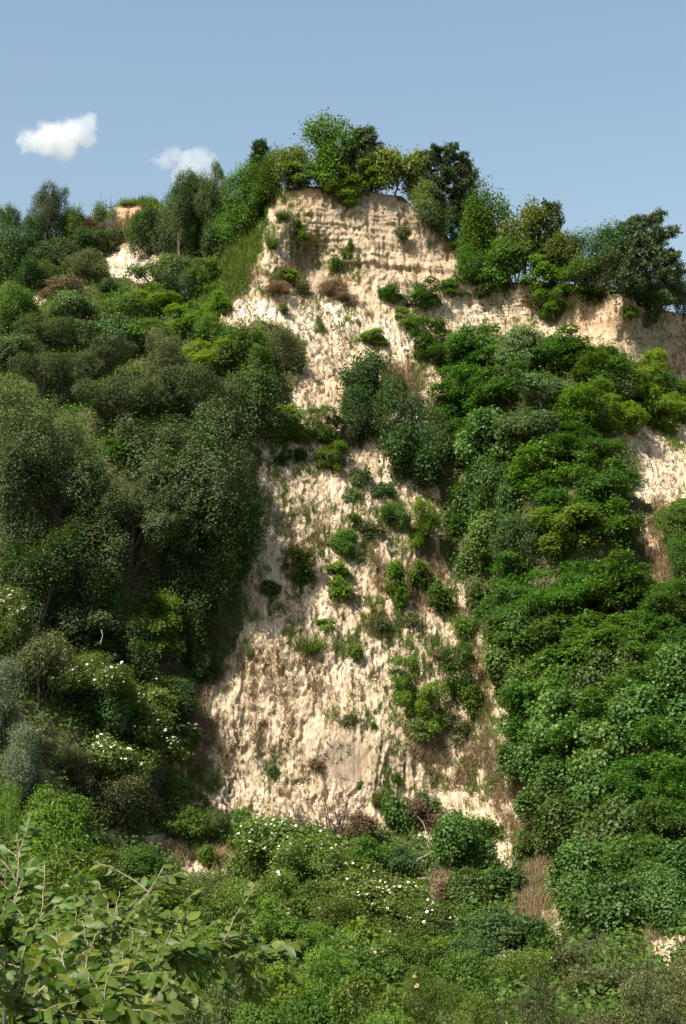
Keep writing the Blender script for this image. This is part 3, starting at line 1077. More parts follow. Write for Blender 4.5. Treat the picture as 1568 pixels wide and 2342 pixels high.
# ------------------------------------------------------------------ every plant the photograph lets you pick out: kind, x, top, foot, width, label
SKY_G, PEAK_G, LEDGE_G = "trees along the far left skyline", "trees crowning the summit", "trees along the rim above the ledge cliff"
LEFT_G, WOOD_G, SCREE_G, BANK_G, VALLEY_G, ELDER_G = ("bushes on the upper left slope", "trees of the dark wood", "bushes growing on the pale cliff", "growth of the creeper bank",
                                                  "bushes of the valley thicket", "flowering elder bushes")
TABLE = {
    SKY_G: [
        ('g', 12, 470, 585, 66, "small leafy tree cut by the left edge on the skyline"),
        ('d', 60, 486, 590, 62, "low dark tree between the left-edge tree and the tall round one"),
        ('o', 106, 428, 575, 112, "round-topped tree standing highest at the far left of the skyline"),
        ('g', 168, 474, 575, 84, "bright low tree just right of the tall round skyline tree"),
        ('h', 219, 456, 540, 40, "small light green tree beside the grey leafless tree on the skyline"),
        ('t', 250, 432, 545, 52, "grey leafless tree on the skyline left of the orange scarp"),
        ('r', 214, 500, 560, 66, "brownish half-bare bush below the grey leafless skyline tree"),
        ('d', 205, 522, 600, 96, "dark bush on the skyline slope left of the orange scarp"),
        ('v', 262, 515, 570, 40, "small olive bush at the left foot of the orange scarp"),
        ('d', 345, 470, 585, 84, "dark bushy tree hugging the right side of the orange scarp"),
        ('o', 408, 408, 600, 160, "broad dark dome-shaped tree on the ridge below the second cloud"),
        ('t', 418, 384, 470, 14, "thin bare twigs poking above the broad dark dome-shaped tree"),
        ('d', 470, 394, 585, 120, "dark tree on the ridge right of the broad dome-shaped tree"),
        ('o', 502, 372, 560, 124, "tall grey-green tree in the middle of the left ridge"),
        ('g', 548, 366, 565, 112, "mid green tree at the top of the grassy ramp"),
        ('m', 450, 385, 480, 50, "small airy tree top rising at the shoulder of the left ridge"),
        ('d', 505, 470, 600, 90, "shaded bush at the head of the grassy ramp"),
        ('u', 300, 457, 470, 60, "grass clump on the bare hilltop above the orange scarp"),
        ('u', 335, 458, 474, 40, "grass clump at the right end of the bare hilltop"),
        ('u', 300, 513, 540, 40, "grass clump between the two patches of the orange scarp"),
    ],
    PEAK_G: [
        ('c', 597, 322, 440, 84, "thin pointed conifer at the left end of the summit", dict(mat='dark')),
        ('m', 622, 322, 455, 72, "mid green tree beside the thin pointed conifer"),
        ('g', 600, 385, 470, 70, "leafy bush under the thin pointed conifer"),
        ('y', 672, 326, 432, 86, "yellow-green tree left of the tallest summit tree"),
        ('m', 752, 262, 432, 116, "tallest tree of the summit with a rounded airy crown"),
        ('p', 834, 290, 430, 82, "dark pine right next to the tallest summit tree"),
        ('p', 800, 320, 430, 50, "slim dark pine half hidden by the tallest summit tree"),
        ('b', 690, 375, 430, 70, "bright low bush at the left rim of the upper cliff"),
        ('g', 735, 372, 432, 70, "low bush below the tallest summit tree"),
        ('b', 778, 385, 455, 76, "bright bush spilling over the cliff rim below the dark pine"),
        ('b', 838, 373, 440, 96, "bright low bush on the rim right of the dark pine"),
        ('y', 905, 333, 440, 112, "broad yellow-green tree between the two summit pines"),
        ('y', 945, 355, 450, 80, "smaller yellow-green tree touching the big right-hand pine of the summit"),
        ('p', 1012, 335, 500, 130, "big dark pine with a bushy top at the right end of summit"),
        ('p', 1062, 362, 540, 66, "dark pine leaning out down the right shoulder of the summit"),
        ('t', 1005, 325, 420, 60, "bare twigs showing above the big dark summit pine"),
        ('h', 985, 404, 525, 112, "light green rounded tree in front of the big dark summit pine"),
        ('d', 1040, 460, 560, 80, "dark bush below the leaning pine on the right shoulder"),
        ('b', 1060, 525, 585, 66, "bright bush where the right shoulder meets the ledge rim"),
    ],
    LEDGE_G: [
        ('m', 1128, 418, 610, 112, "pale airy tree with visible stems above the ledge cliff"),
        ('m', 1095, 445, 600, 70, "thin leafy tree between the leaning pine and the pale airy tree"),
        ('y', 1205, 464, 615, 112, "yellow-green tree at the middle of the ledge rim"),
        ('p', 1255, 464, 640, 62, "dark pine with a wind-bent top at the middle of the ledge rim"),
        ('t', 1252, 545, 640, 36, "pale bare trunk leaning beside the wind-bent pine"),
        ('g', 1098, 555, 655, 92, "mid green bush at the left end of the ledge rim"),
        ('l', 1125, 590, 670, 70, "locust bush overhanging the left part of the ledge cliff"),
        ('g', 1180, 545, 650, 112, "dense bush below the yellow-green tree of the ledge rim"),
        ('y', 1300, 528, 640, 92, "small yellowish tree right of the wind-bent pine"),
        ('b', 1250, 585, 665, 92, "bright bush below the wind-bent pine"),
        ('g', 1330, 585, 668, 104, "bushy growth on the ledge rim left of the orange corner"),
        ('d', 1385, 506, 640, 116, "dark green flat-domed tree on the ledge rim"),
        ('p', 1500, 492, 712, 150, "biggest dark pine at the right end of the ledge rim"),
        ('p', 1445, 538, 690, 100, "grey-brown pine just left of the biggest right-hand pine"),
        ('v', 1400, 570, 662, 90, "dull olive bush between the flat-domed tree and the grey-brown pine"),
        ('d', 1558, 598, 730, 70, "dark tree against the right edge beside the biggest pine"),
        ('d', 1480, 650, 735, 110, "shaded bush under the biggest pine on the ledge rim"),
        ('l', 1268, 652, 726, 74, "locust bush hanging down the face of the ledge cliff"),
        ('b', 1442, 698, 730, 44, "small bright tuft of leaves on the orange corner of ledge cliff"),
        ('l', 1355, 655, 692, 52, "small bush drooping over the rim left of the orange corner"),
        ('r', 1215, 655, 715, 44, "thin dry vine trailing down the middle of the ledge cliff"),
    ],
    LEFT_G: [
        ('d', 22, 520, 650, 92, "dark rounded tree at the left edge below the skyline"),
        ('d', 130, 540, 625, 96, "dark tree under the tall round skyline tree"),
        ('d', 85, 590, 680, 84, "dark bush above the small patch of bare soil at left"),
        ('v', 198, 572, 655, 96, "olive feathery bush left of the pale scarp"),
        ('r', 150, 632, 690, 110, "greyish brown bush below the olive feathery bush"),
        ('d', 256, 640, 690, 56, "small dark bush under the pale scarp's left foot"),
        ('q', 374, 574, 668, 110, "dark blue-green dome of a bush right below the pale scarp"),
        ('g', 300, 655, 755, 100, "mid green bush below the blue-green dome"),
        ('b', 365, 648, 728, 82, "bright green bush at the centre of the upper left slope"),
        ('q', 415, 615, 700, 70, "blue-green bush beside the bright green one near the grassy ramp"),
        ('l', 470, 590, 680, 60, "locust bush halfway up the grassy ramp"),
        ('b', 440, 690, 775, 92, "bright spreading bush below the grassy ramp"),
        ('b', 500, 665, 730, 64, "bright bush at the foot of the grassy ramp near white earth"),
        ('g', 485, 715, 790, 60, "dense green bush at the lower end of the grassy ramp"),
        ('q', 170, 665, 750, 116, "dark leathery bush in the middle of the left slope"),
        ('g', 25, 648, 760, 84, "tall green bush at the left edge beside bare soil patch"),
        ('b', 62, 690, 748, 54, "yellow-green bush below the small patch of bare soil"),
        ('q', 115, 718, 810, 134, "broad grey-green bush on the left slope"),
        ('q', 235, 715, 815, 120, "grey-green bush left of the middle of the slope"),
        ('g', 345, 725, 810, 110, "green bush under the bright one of the upper left slope"),
        ('q', 40, 755, 850, 110, "grey-green bush at the left edge above the dark wood"),
    ],
    WOOD_G: [
        ('g', 558, 738, 870, 122, "mid green tree hiding the foot of the white ridge"),
        ('v', 645, 738, 855, 84, "brownish olive tree leaning onto the pale neck of the cliff"),
        ('v', 372, 752, 890, 150, "olive-brown crown at the upper middle of the dark wood"),
        ('o', 232, 772, 890, 140, "grey-green crown at the upper left of the dark wood"),
        ('o', 90, 792, 930, 150, "broad dull crown at the upper left edge of the dark wood"),
        ('b', 465, 770, 865, 112, "bright crown at the upper edge of the dark wood"),
        ('o', 300, 850, 1000, 190, "olive-dark crown right of the small bright sprig"),
        ('o', 455, 838, 1000, 180, "dull crown above the tall central crown of the dark wood"),
        ('d', 560, 835, 1000, 130, "dark crown over the cliff edge with a few white flowers", None),
        ('d', 618, 830, 920, 60, "dark crown pressed against the pale neck of cliff"),
        ('b', 228, 903, 948, 44, "small bright sprig in the middle of the dark wood"),
        ('o', 40, 880, 1080, 150, "dull crown on the left edge above the big left crown"),
        ('o', 448, 926, 1260, 268, "biggest crown of the dark wood, next to the cliff"),
        ('o', 130, 934, 1230, 230, "second biggest crown of the dark wood, on its left"),
        ('l', 270, 985, 1060, 66, "green locust crown in the gap between the two biggest crowns"),
        ('x', 312, 985, 1045, 44, "grey dead twigs in the gap between the two biggest crowns"),
        ('x', 515, 925, 985, 44, "grey dead twigs above the shoulder of the biggest crown"),
        ('o', 15, 1000, 1280, 130, "dull crown cut by the left edge beside the second biggest"),
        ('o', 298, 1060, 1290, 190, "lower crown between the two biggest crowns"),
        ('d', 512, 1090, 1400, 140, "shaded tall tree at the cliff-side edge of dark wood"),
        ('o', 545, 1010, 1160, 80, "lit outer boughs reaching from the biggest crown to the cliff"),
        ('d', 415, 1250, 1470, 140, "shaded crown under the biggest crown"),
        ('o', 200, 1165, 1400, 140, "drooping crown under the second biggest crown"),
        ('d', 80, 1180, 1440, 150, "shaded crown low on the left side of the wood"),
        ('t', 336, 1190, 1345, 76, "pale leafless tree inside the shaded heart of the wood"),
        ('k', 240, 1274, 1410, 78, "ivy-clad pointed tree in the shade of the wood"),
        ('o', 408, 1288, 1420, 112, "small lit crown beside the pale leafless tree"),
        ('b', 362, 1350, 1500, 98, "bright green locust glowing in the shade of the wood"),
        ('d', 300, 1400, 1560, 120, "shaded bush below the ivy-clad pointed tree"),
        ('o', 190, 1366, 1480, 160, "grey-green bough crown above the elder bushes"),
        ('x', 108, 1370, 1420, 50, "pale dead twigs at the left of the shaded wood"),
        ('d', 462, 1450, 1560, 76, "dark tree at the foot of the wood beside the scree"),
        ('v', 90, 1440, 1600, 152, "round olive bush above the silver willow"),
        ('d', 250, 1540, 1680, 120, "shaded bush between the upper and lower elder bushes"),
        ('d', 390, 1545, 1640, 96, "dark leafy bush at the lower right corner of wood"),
    ],
    ELDER_G: [
        ('e', 18, 1340, 1500, 96, "elder bush flowering against the left edge", dict(fl=('elder', 71, .34))),
        ('e', 208, 1490, 1640, 176, "elder bush flowering highest below the dark wood", dict(fl=('elder', 102, .34))),
        ('e', 335, 1540, 1650, 116, "elder bush with only a few flowers near the scree", dict(fl=('elder', 37, .3))),
        ('e', 305, 1600, 1730, 132, "elder bush in the middle of the left-hand elders", dict(fl=('elder', 57, .32))),
        ('e', 262, 1680, 1810, 156, "elder bush flowering most densely among the left-hand elders", dict(fl=('elder', 136, .36))),
        ('e', 412, 1645, 1740, 84, "sunlit elder bush at the edge of the scree", dict(fl=('elder', 54, .34))),
        ('e', 625, 1862, 2020, 160, "elder bush at the foot of the pale scree", dict(fl=('elder', 102, .32))),
        ('e', 715, 1900, 2060, 140, "elder bush just right of the one at the scree foot", dict(fl=('elder', 30, .34))),
        ('e', 885, 1972, 2130, 175, "elder bush thick with creamy flower heads in the valley", dict(fl=('elder', 110, .28))),
        ('e', 960, 2055, 2170, 120, "small elder bush right of the thickly flowering one", dict(fl=('elder', 30, .28))),
        ('e', 860, 2140, 2260, 120, "elder bush with fading pinkish flower heads", dict(fl=('fade', 30, .26))),
        ('e', 640, 2065, 2180, 90, "elder bush dotted with pinkish seed heads", dict(fl=('fade', 26, .28))),
    ],
    SCREE_G: [
        ('b', 685, 505, 556, 32, "small bright bush on the left part of the upper cliff"),
        ('b', 795, 425, 475, 60, "leafy sprays dangling from the rim onto the upper cliff"),
        ('v', 925, 515, 560, 44, "olive tuft on the upper cliff beside the dead branch"),
        ('u', 622, 520, 565, 40, "grassy tuft on the left ridge of the upper cliff"),
        ('u', 645, 465, 500, 44, "grassy tuft near the left top of the upper cliff"),
        ('b', 660, 612, 650, 50, "flat bush in the shaded hollow of the upper cliff"),
        ('r', 630, 640, 680, 60, "brown bush at the lower left of the shaded hollow"),
        ('v', 690, 640, 690, 44, "olive bush at the lower right of the shaded hollow"),
        ('r', 758, 640, 690, 70, "reddish dry bush in the middle of the cliff"),
        ('r', 795, 665, 700, 60, "reddish dry bush just right of the middle one"),
        ('g', 770, 580, 625, 36, "green tuft under the ledge of the upper cliff"),
        ('b', 792, 545, 600, 26, "slim green tuft in a crack of the upper cliff"),
        ('l', 893, 648, 692, 64, "left of the three bushes on the step below the ledge"),
        ('l', 968, 636, 712, 86, "largest bush on the step below the ledge"),
        ('l', 1034, 636, 676, 64, "small bush on the step nearest the ledge cliff"),
        ('b', 935, 705, 762, 64, "bright bush below the step bushes on the pale slope"),
        ('l', 985, 725, 830, 92, "tall bush on the right edge of the pale slope"),
        ('b', 852, 750, 790, 66, "flat bright bush across the pale neck of the cliff"),
        ('h', 733, 715, 765, 26, "slim light green tuft on the pale neck of the cliff"),
        ('v', 650, 690, 730, 34, "olive tuft beside the patch of white earth"),
        ('j', 833, 800, 935, 114, "grey-green tree standing in the middle of the pale neck"),
        ('d', 822, 880, 1010, 90, "dark bush under the grey-green tree of the neck"),
        ('r', 915, 830, 900, 80, "reddish twiggy bush above the dark shadow-casting tree"),
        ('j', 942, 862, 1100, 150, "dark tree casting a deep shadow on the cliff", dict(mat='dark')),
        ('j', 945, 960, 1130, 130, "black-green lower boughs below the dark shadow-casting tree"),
        ('x', 980, 900, 960, 60, "pale bare twigs beside the dark shadow-casting tree"),
        ('b', 668, 918, 1010, 92, "bright bush at the left of the waist of the cliff"),
        ('g', 640, 960, 1015, 60, "dark green bush at the shaded left end of the waist"),
        ('b', 735, 925, 1015, 86, "bright bush in the middle of the cliff waist"),
        ('v', 790, 945, 1020, 66, "greyish olive bush at the right of the cliff waist"),
        ('b', 752, 1000, 1075, 70, "bright bush just below the cliff waist"),
        ('d', 650, 1030, 1060, 44, "low dark bush on the shaded scree below the waist"),
        ('d', 690, 1020, 1060, 36, "small dark tuft on the scree right of the low dark bush"),
        ('q', 822, 1062, 1124, 50, "dark round bush highest on the open scree"),
        ('q', 872, 1100, 1145, 56, "dark round bush right of the highest one on the scree"),
        ('q', 806, 1112, 1160, 36, "dark round bush below the highest one on the scree"),
        ('b', 958, 1138, 1260, 76, "bright shrub at the edge of the deep shadow"),
        ('g', 905, 1140, 1215, 66, "shrub left of the bright one by the deep shadow"),
        ('l', 1045, 1150, 1220, 60, "shaded locust shrub inside the deep shadow"),
        ('g', 780, 1210, 1270, 84, "wide bush in the middle band of the scree"),
        ('v', 850, 1190, 1235, 66, "olive bush in the middle band of the scree"),
        ('b', 806, 1170, 1210, 44, "small bright bush above the wide bush of the scree"),
        ('b', 690, 1248, 1350, 62, "tall bush on the border of the shaded scree"),
        ('d', 612, 1325, 1360, 56, "low dark bush in the shade of the wood on the scree"),
        ('b', 766, 1280, 1330, 60, "upper half of the twin bright bushes on the scree"),
        ('b', 778, 1318, 1388, 58, "lower half of the twin bright bushes on the scree"),
        ('b', 896, 1275, 1395, 62, "upright bright bush right of the twin bushes"),
        ('b', 965, 1272, 1345, 56, "bright bush at the head of the slanting row"),
        ('l', 1002, 1318, 1405, 58, "locust bush at the lower end of the slanting row"),
        ('b', 1096, 1328, 1398, 62, "light bush on the right edge of the scree", dict(mat='fresh')),
        ('u', 706, 1432, 1495, 84, "broad green grass clump at the waistline of lower scree"),
        ('b', 745, 1412, 1440, 50, "small bush on top of the broad grass clump"),
        ('g', 815, 1465, 1512, 36, "small bush under the middle of the scree"),
        ('v', 935, 1395, 1440, 50, "olive bush below the slanting row"),
        ('v', 870, 1405, 1450, 60, "olive bush in the thin growth of the scree"),
        ('b', 928, 1495, 1615, 76, "left bush of the big clump on the lower scree"),
        ('b', 985, 1555, 1680, 92, "middle bush of the big clump on the lower scree"),
        ('l', 1046, 1465, 1600, 84, "tall bush behind the big clump on the lower scree"),
        ('g', 1080, 1560, 1645, 60, "right bush of the big clump on the lower scree"),
        ('h', 965, 1635, 1695, 66, "pale leafy bush trailing under the big clump"),
        ('v', 800, 1628, 1670, 50, "olive tuft casting a shadow on the bare lower scree"),
        ('g', 861, 1645, 1682, 20, "small upright bush right of the olive tuft"),
        ('q', 623, 1745, 1778, 30, "lone round bush on the lower left scree"),
        ('r', 722, 1718, 1762, 54, "grey-brown dry bush beside the smooth bare patch"),
        ('q', 820, 1778, 1810, 24, "lone round bush on the lower right scree"),
        ('n', 650, 1785, 1830, 36, "straw-coloured clump below the lone left bush"),
        ('h', 565, 1470, 1510, 26, "yellowish tuft at the top edge of the lower scree"),
        ('b', 905, 1762, 1800, 34, "small green bush at the right foot of the scree"),
        ('v', 1055, 1640, 1700, 56, "olive bush above the dry grass bank"),
        ('r', 1010, 1475, 1520, 44, "dry bush left of the tall clump bush"),
        ('g', 1060, 1400, 1470, 50, "green bush at the scree's right border below the slanting row"),
        ('h', 1140, 1440, 1520, 54, "yellow-green bush where the creeper bank begins"),
    ],
}
TABLE[BANK_G] = [
    ('l', 1092, 738, 845, 122, "bright locust bush at the upper left corner of the bank"),
    ('q', 1190, 748, 850, 108, "grey-green bush below the middle of the ledge cliff"),
    ('l', 1285, 752, 850, 122, "locust bush below the hanging bush of the ledge cliff"),
    ('l', 1355, 785, 875, 80, "locust bush below the orange corner"),
    ('l', 1410, 800, 900, 120, "broad locust bush below the orange corner to its right"),
    ('b', 1488, 795, 910, 80, "bright bush by the broken edge right of orange corner"),
    ('l', 1535, 850, 960, 80, "locust bush at the right edge under the shaded face"),
    ('l', 1058, 838, 965, 110, "locust bush on the upper left border of the bank"),
    ('l', 1145, 828, 930, 118, "feathery locust bush in the upper middle of the bank"),
    ('q', 1245, 845, 950, 134, "large-leaved grey-green bush in the upper middle of the bank"),
    ('q', 1405, 832, 920, 82, "grey-green bush standing out of the right-hand locusts"),
    ('l', 1330, 865, 985, 112, "locust bush between the two grey-green ones"),
    ('b', 1500, 880, 985, 104, "bright layered bush above the pale patch"),
    ('b', 1420, 905, 985, 90, "bright layered bush left of the pale patch's top"),
    ('k', 1118, 935, 1060, 128, "creeper mound round the dark hole in the bank"),
    ('q', 1230, 925, 1020, 128, "grey-green bush right of the dark hole"),
    ('l', 1060, 950, 1040, 70, "locust bush left of the dark hole"),
    ('l', 1335, 950, 1060, 148, "bright locust spreading above the pale patch's left edge"),
    ('l', 1240, 1000, 1140, 140, "locust tree in the centre of the upper bank"),
    ('l', 1370, 1035, 1160, 124, "locust tree touching the left side of the pale patch"),
    ('k', 1100, 1040, 1190, 100, "upper part of the tall creeper curtain"),
    ('k', 1165, 1060, 1190, 90, "creeper mound right of the tall creeper curtain's top"),
    ('k', 1098, 1165, 1310, 104, "lower part of the tall creeper curtain"),
    ('l', 1300, 1110, 1220, 120, "locust tree under the centre one of the upper bank"),
    ('q', 1195, 1168, 1275, 100, "grey-green bush above the bleached dead branches"),
    ('x', 1222, 1240, 1290, 70, "bleached dead branches in a dark hollow of the bank"),
    ('b', 1290, 1150, 1275, 128, "bright locust right of the bleached dead branches"),
    ('l', 1405, 1140, 1265, 120, "locust left of the pale patch's foot"),
    ('l', 1175, 1255, 1350, 90, "small locust left of the bleached dead branches"),
    ('g', 1538, 1140, 1230, 90, "green bush under the pale patch at the right edge"),
    ('g', 1556, 1215, 1330, 76, "bush at the right edge beside the red earth"),
    ('e', 1548, 1215, 1260, 50, "pale-flowering bush at the right edge by the red earth", dict(fl=('elder', 12, .3))),
    ('l', 1290, 1275, 1420, 168, "wide locust in the middle of the bank"),
    ('l', 1415, 1265, 1400, 150, "locust left of the red earth patch"),
    ('l', 1530, 1320, 1460, 120, "locust below the red earth patch"),
    ('l', 1170, 1330, 1460, 112, "locust at the left border halfway down the bank"),
    ('k', 1225, 1370, 1480, 110, "creeper mound halfway down the bank"),
]
_rows = [   # the lower bank, row by row; each row lies level with something that can be found
    (1395, 1520, "level with the broad grass clump", [(1200, 'l', 120), (1300, 'l', 140), (1400, 'l', 150), (1500, 'l', 140)]),
    (1470, 1610, "level with the head of the lower scree", [(1195, 'k', 120), (1290, 'l', 150), (1390, 'k', 140), (1480, 'l', 130), (1560, 'k', 120)]),
    (1560, 1700, "level with the big clump of bushes", [(1205, 'l', 120), (1300, 'k', 150), (1400, 'l', 140), (1500, 'k', 160)]),
    (1640, 1790, "level with the olive tuft on the scree", [(1225, 'k', 120), (1320, 'l', 140), (1420, 'k', 150), (1530, 'l', 140)]),
    (1730, 1880, "level with the smooth bare patch", [(1270, 'k', 130), (1375, 'k', 150), (1470, 'l', 130), (1555, 'l', 110)]),
    (1820, 1970, "level with the foot of the scree", [(1310, 'k', 130), (1420, 'k', 150), (1530, 'l', 130)]),
    (1910, 2070, "level with the fallen grey branches", [(1345, 'k', 140), (1455, 'l', 130), (1545, 'k', 120)]),
    (1995, 2140, "level with the thickly flowering elder", [(1340, 'k', 110), (1420, 'k', 150), (1530, 'k', 120)]),
]
_ord = ["first", "second", "third", "fourth", "fifth"]
for _t, _b, _lv, _items in _rows:
    for _i, (_x, _k, _w) in enumerate(_items):
        _last = _i == len(_items) - 1
        _pos = "leftmost" if _i == 0 else "rightmost" if _last else _ord[_i] + " from left"
        _what = "feathery locust" if _k == 'l' else "creeper mound"
        TABLE[BANK_G].append((_k, _x, _t, _b, _w, f"{_what} {_lv}, {_pos} in the bank"))

TABLE[VALLEY_G] = [
    ('w', 12, 1500, 1720, 112, "silver-leaved willow at the left edge"),
    ('w', 55, 1650, 1810, 100, "lower silver-leaved willow bush below the taller one"),
    ('x', 112, 1668, 1745, 70, "tangle of grey twigs right of the silver willow"),
    ('v', 180, 1700, 1810, 90, "yellowish bush between the willow and the elders"),
    ('v', 245, 1758, 1905, 136, "olive rounded bush below the left-hand elders"),
    ('g', 130, 1790, 1930, 130, "shaded green bush left of the olive rounded bush"),
    ('x', 235, 1890, 1935, 90, "low tangle of grey twigs under the olive rounded bush"),
    ('g', 390, 1775, 1860, 84, "green bush at the lower left corner of the scree"),
    ('r', 350, 1815, 1880, 60, "dry brown bush left of the scree foot"),
    ('g', 410, 1840, 1935, 90, "low green bush left of the scree foot"),
    ('h', 475, 1840, 1925, 80, "yellow-green bush by the broken log"),
    ('n', 470, 1922, 1965, 100, "dry grass clump on the bare valley soil"),
    ('g', 470, 1930, 1985, 44, "small green bush on the bare valley soil"),
    ('x', 352, 1905, 1960, 60, "heap of dry twigs on the bare valley soil"),
    ('g', 555, 1850, 1930, 60, "green bush at the left foot of scree beside elders"),
    ('x', 770, 1770, 1920, 150, "brown leafless bush in front of the scree"),
    ('x', 690, 1800, 1930, 80, "thin dark leafless bush left of the brown one"),
    ('r', 820, 1850, 1930, 70, "dry brown bush right of the leafless one"),
    ('k', 915, 1812, 1910, 62, "ivy-clad stump right of the scree foot"),
    ('h', 875, 1800, 1860, 50, "light bush left of the ivy-clad stump"),
    ('r', 965, 1815, 1900, 74, "grey dry bush right of the ivy-clad stump"),
    ('k', 1058, 1850, 2000, 112, "ivy-covered mound under the fallen grey branches"),
    ('g', 1108, 1862, 1935, 76, "bright green bush at the top of the gully"),
    ('x', 1090, 1890, 1990, 80, "dead branches hanging over the ivy-covered mound"),
    ('q', 980, 1805, 1870, 60, "blue-green bush above the grey dry bush"),
    ('l', 835, 1905, 2010, 100, "locust bush between the elders and the ivy mound"),
    ('d', 905, 1930, 2020, 84, "dark bush behind the thickly flowering elder"),
    ('l', 1208, 1888, 1990, 62, "upright locust bush in the dry gully"),
    ('d', 1160, 1960, 2060, 80, "shaded bush at the left wall of the dry gully"),
    ('k', 1075, 1985, 2090, 100, "leafy mound below the fallen grey branches"),
    ('r', 1010, 1990, 2090, 66, "brown dry bush above the reddish soil"),
    ('g', 1080, 2085, 2170, 70, "green bush below the reddish soil"),
    ('d', 1130, 2060, 2195, 150, "dark willow-like tree in the right part of the valley"),
    ('d', 1200, 2080, 2190, 90, "dark bush right of the willow-like tree"),
    ('x', 1370, 2118, 2200, 110, "grey tangle of dead brambles at the foot of the bank"),
    ('v', 1290, 2160, 2260, 110, "olive bush left of the dead brambles"),
    ('v', 1480, 2205, 2290, 170, "olive bush right of the dead brambles"),
    ('g', 1240, 2120, 2200, 80, "leafy bush below the dry gully"),
    ('s', 590, 1990, 2110, 170, "rose thicket with scattered white roses below the scree", dict(fl=('rose', 14, .30))),
    ('s', 780, 2030, 2150, 120, "rose thicket right of the small locust with white roses", dict(fl=('rose', 10, .28))),
    ('g', 700, 2010, 2110, 110, "green bush between the two rose thickets"),
    ('s', 1200, 2170, 2290, 130, "rose bush with three big white roses", dict(fl=('rose', 5, .30))),
    ('g', 300, 1930, 2050, 120, "leafy bush behind the foreground elm tips"),
    ('h', 270, 1945, 2020, 90, "small light-leaved bush left of the bare valley soil"),
    ('b', 175, 1925, 2060, 140, "bright bush in front of the low twig tangle"),
    ('b', 350, 2000, 2110, 140, "bright bush under the topmost elm tip"),
    ('h', 450, 1985, 2090, 120, "light-leaved bush right of the topmost elm tip"),
    ('g', 520, 2050, 2180, 120, "green bush behind the long right-hand elm branch"),
    ('b', 690, 2105, 2200, 110, "bright bush between the seed-headed elder and the right-hand roses"),
    ('h', 560, 2115, 2215, 120, "pale bush in front of the left rose thicket"),
    ('b', 830, 2100, 2190, 90, "bright bush below the right-hand rose thicket"),
    ('g', 950, 2130, 2240, 120, "green bush under the small elder right of the thickly flowering one"),
    ('b', 1020, 2140, 2230, 90, "bright bush between the reddish soil and the bottom roses"),
    ('d', 1090, 2140, 2240, 110, "dark bush in front of the dark willow-like tree"),
    ('h', 1150, 2170, 2260, 100, "yellowish bush left of the rose bush with three big roses"),
    ('v', 1350, 2205, 2290, 120, "olive bush right under the dead brambles"),
    ('v', 1575, 2190, 2270, 90, "olive bush by the pale bare soil at the right edge"),
    ('g', 800, 2170, 2270, 110, "green bush between the large bright locust and the fading elder"),
    ('b', 470, 2120, 2230, 110, "bright bush above the tip of the long elm branch"),
    # nearer growth on the camera's own slope, with its distance
    ('b', 600, 2040, 2140, 100, "small locust in front of the rose thickets", dict(Y=92)),
    ('b', 745, 2150, 2300, 170, "large bright locust in the lower middle of the picture", dict(Y=66)),
    ('b', 620, 2185, 2330, 150, "bright locust left of the large one", dict(Y=62)),
    ('h', 530, 2200, 2342, 140, "pale-leaved bush under the tip of the long elm branch", dict(Y=54)),
    ('g', 690, 2245, 2400, 170, "dark green bush at the bottom below the bright locusts", dict(Y=56)),
    ('b', 840, 2225, 2400, 170, "bright locust at the bottom right of the large one", dict(Y=54)),
    ('s', 960, 2200, 2342, 160, "rose bush with a few pale buds at the bottom middle", dict(Y=68, fl=('fade', 8, .2))),
    ('g', 1060, 2170, 2320, 130, "green bush below the dark willow-like tree", dict(Y=74)),
    ('f', 880, 2290, 2420, 190, "ferny young locust cut by the bottom edge", dict(Y=40)),
    ('s', 1090, 2260, 2420, 200, "rose bush cut by the bottom edge, with pale roses", dict(Y=58, fl=('rose', 7, .22))),
    ('v', 1260, 2235, 2420, 190, "dull olive bush at the bottom, left of the largest", dict(Y=60)),
    ('v', 1440, 2215, 2420, 260, "largest dull olive bush filling the bottom right corner", dict(Y=58)),
    ('v', 1570, 2190, 2400, 150, "dull olive bush at the bottom of the right edge", dict(Y=64)),
    ('h', 420, 2260, 2420, 150, "pale bush at the bottom behind the bare elm twig", dict(Y=44)),
    ('g', 560, 2280, 2440, 180, "leafy bush at the bottom right of the elm shoots", dict(Y=46)),
    ('f', 95, 1812, 1960, 215, "bright young locust with spreading fronds at the left edge", dict(Y=30)),
    ('f', 15, 1752, 1900, 80, "tip of a bright young locust at the left edge", dict(Y=27)),
    ('b', 120, 1990, 2140, 190, "bright bush behind the left-hand elm shoots", dict(Y=70)),
    ('g', 250, 2080, 2230, 190, "shaded bush behind the main elm shoot", dict(Y=58)),
    ('b', 400, 2110, 2240, 170, "green bush behind the long right-hand elm shoot's base", dict(Y=62)),
]

for grp, rows in TABLE.items():
    for row in rows:
        kw = row[6] if len(row) > 6 and row[6] else {}
        plant(*row[:6], group=grp, **kw)
print("plants", len(PLANTED), round(time.time() - T0, 1))


